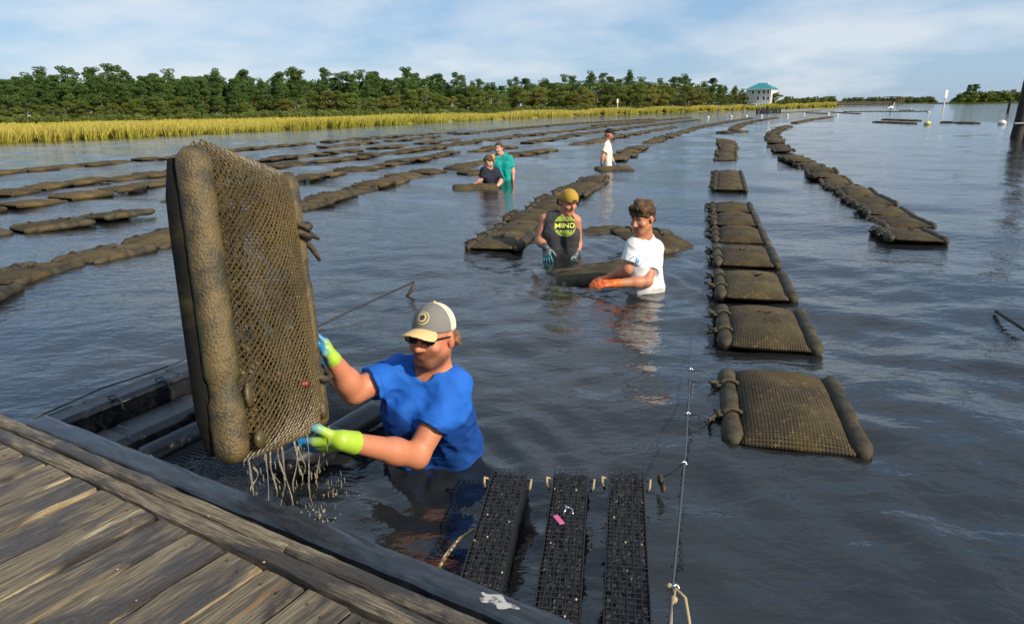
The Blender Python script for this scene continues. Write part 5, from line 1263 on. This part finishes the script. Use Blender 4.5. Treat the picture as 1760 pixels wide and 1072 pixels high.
# --- the person in the white shirt with orange gloves
def man_white():
    W = on_z(1108, 497); Y = W[1]; shA, shB = A(1090, 423, Y - .05), A(1126, 427, Y + .05)
    og = ((.62, .12, .015), (.62, .12, .015))
    p = dict(base=W, label='brown haired person in white shirt and orange gloves steadying a bag', head=A(1104, 375, Y - .04), look=(-.70, -.68, -.16), neck=A(1107, 405, Y), shA=shA, shB=shB, waist=np.array([W[0] + .02, Y + .03, .0]), res=.0065, girth=.86,
             skin=(.39, .165, .085), shirt=(.66, .67, .68), sleeve=.66, fold=.0055, seed=8,
             arms=[dict(sh=shB, el=A(1112, 484, Y - .10), wr=A(1056, 487, Y - .16), fd=(-.97, -.1, .02), pn=(.1, .3, -.9), thumb=-1, curl=.45, cols=og, coated=False),
                   dict(sh=shA, el=A(1078, 462, Y - .08), wr=A(1046, 478, Y + .02), fd=(-.9, .1, -.2), pn=(.1, .2, -.9), thumb=1, curl=.4, cols=og, coated=False)])
    root, body, sh, T, S, H, org = person(p)
    hair_cap(root, H, org, ((.040, .021, .010), (.085, .045, .020)), 1.0, .005, 'mop', 7)
    bm_ = mat('print_blue', (.06, .22, .42), .8); tm = mat('print_teal', (.02, .25, .33), .8)
    nn = nrm([-.6, -.8, 0]); ax = np.array([.8, -.6, 0]); ay = np.array([0, 0, 1.0]); ctr = A(1098, 447, Y - .1)
    pts = []; fs = []
    for k in range(26):
        a0, a1 = 2 * math.pi * k / 26, 2 * math.pi * (k + .6) / 26; o = len(pts); pts += [(math.cos(a) * r, math.sin(a) * r) for a, r in ((a0, .034), (a1, .034), (a1, .039), (a0, .039))]; fs.append((o, o + 1, o + 2, o + 3))
    for x, y, w, h in ((0, .006, .007, .020), (-.008, -.006, .005, .012), (.010, -.002, .005, .014), (0, -.016, .012, .004)):
        o = len(pts); pts += [(x - w, y - h), (x + w, y - h), (x + w * .4, y + h), (x - w * .4, y + h)]; fs.append((o, o + 1, o + 2, o + 3))
    decal('chest_print', T, org, sh, pts, fs, ctr, ax, ay, nn, bm_, .004)['kind'] = 'stuff'
    nn = nrm([.9, -.4, 0]); ax = nrm(np.cross([0, 0, 1], nn)); pts = [(-.03, -.014), (.03, -.014), (.03, .014), (-.03, .014)]
    decal('back_print', T, org, sh, pts, [(0, 1, 2, 3)], A(1137, 455, Y + .06), ax, ay, nn, tm, .004)
man_white()
# --- three people farther off
def far_people():
    W = on_z(868, 311); Y = W[1]; shA, shB = A(850, 272, Y), A(876, 272, Y)
    p = dict(base=W, label='person in teal shirt standing waist deep, hair tied back', head=A(857, 255, Y - .03), look=(-.35, -.9, -.05), neck=A(861, 266, Y), shA=shA, shB=shB, waist=np.array([W[0] - .03, Y, .0]), res=.011, girth=.98, sc=.96, skin=(.46, .25, .17), shirt=(.004, .26, .23), sleeve=.85, fold=.008, seed=11,
             arms=[dict(sh=shA, el=A(848, 290, Y - .02), wr=A(850, 306, Y - .06), fd=(0, -.2, -1), pn=(.9, 0, 0), bare=True), dict(sh=shB, el=A(881, 291, Y), wr=A(882, 306, Y - .05), fd=(0, -.2, -1), pn=(-.9, 0, 0), bare=True)])
    root, body, sh, T, S, H, org = person(p); hair_cap(root, H, org, ((.06, .035, .02), (.08, .045, .025)), .97, .011, 'tied', 12)
    W = on_z(845, 323); Y = W[1]; shA, shB = A(831, 293, Y - .1), A(854, 294, Y + .08)
    p = dict(base=W, label='person in navy shirt with flower hair tie leaning on a bag', head=A(839, 278, Y - .05), look=(-.85, .35, -.35), neck=A(841, 288, Y), shA=shA, shB=shB, waist=np.array([W[0] + .02, Y + .04, .0]), res=.010, sc=.93, girth=.95, skin=(.46, .25, .17), shirt=(.012, .015, .028), sleeve=.8, fold=.006, seed=14,
             arms=[dict(sh=shA, el=A(827, 308, Y - .12), wr=A(815, 318, Y - .15), fd=(-.8, -.1, -.4), pn=(0, -.3, -.9), bare=True), dict(sh=shB, el=A(861, 312, Y - .02), wr=A(853, 322, Y - .16), fd=(-.6, -.5, -.4), pn=(0, -.3, -.9), cols=((.45, .43, .38), (.45, .43, .38)), coated=False)])
    root, body, sh, T, S, H, org = person(p); hair_cap(root, H, org, ((.10, .06, .03), (.30, .18, .07)), .96, .010, 'tied', 15)
    c, R = H; k = MB()
    for x, z in ((-.03, .06), (0, .07), (.03, .06), (-.02, .03), (.02, .03)): k.ball(c + R @ np.array([x, -.125, z]) - org, .022, 7, 5)
    k.obj('hair_tie', mat('flower', (.55, .25, .06), .8), root, True)
    W = on_z(1045, 290); Y = W[1]; shA, shB = A(1037, 248, Y - .1), A(1050, 249, Y + .1)
    gl = ((.03, .10, .22), (.03, .10, .22))
    p = dict(base=W, label='person in black cap and white shirt seen in profile', head=A(1048, 231, Y), look=(.97, -.12, -.12), neck=A(1044, 244, Y), shA=A(1042, 251, Y - .17), shB=A(1045, 250, Y + .17), waist=np.array([W[0], Y, .0]), res=.011, girth=.98, skin=(.42, .21, .13), beard=(.22, .10, .05), shirt=(.66, .62, .54), sleeve=.6, fold=.007, seed=17,
             arms=[dict(sh=A(1042, 251, Y - .17), el=A(1036, 270, Y - .24), wr=A(1034, 282, Y - .24), fd=(.2, -.2, -.9), pn=(.9, 0, 0), cols=gl, coated=False, curl=.4), dict(sh=A(1045, 250, Y + .17), el=A(1050, 270, Y + .2), wr=A(1056, 281, Y - .05), fd=(.2, -.5, -.8), pn=(-.5, 0, -.5), cols=gl, coated=False, curl=.4)])
    root, body, sh, T, S, H, org = person(p); hair_cap(root, H, org, ((.26, .13, .05), (.30, .16, .07)), 1.0, .011, 'under', 18)
    cap(root, H, org, (.012, .012, .014), (.012, .012, .014), (.012, .012, .014), 1.02, .008)
far_people()
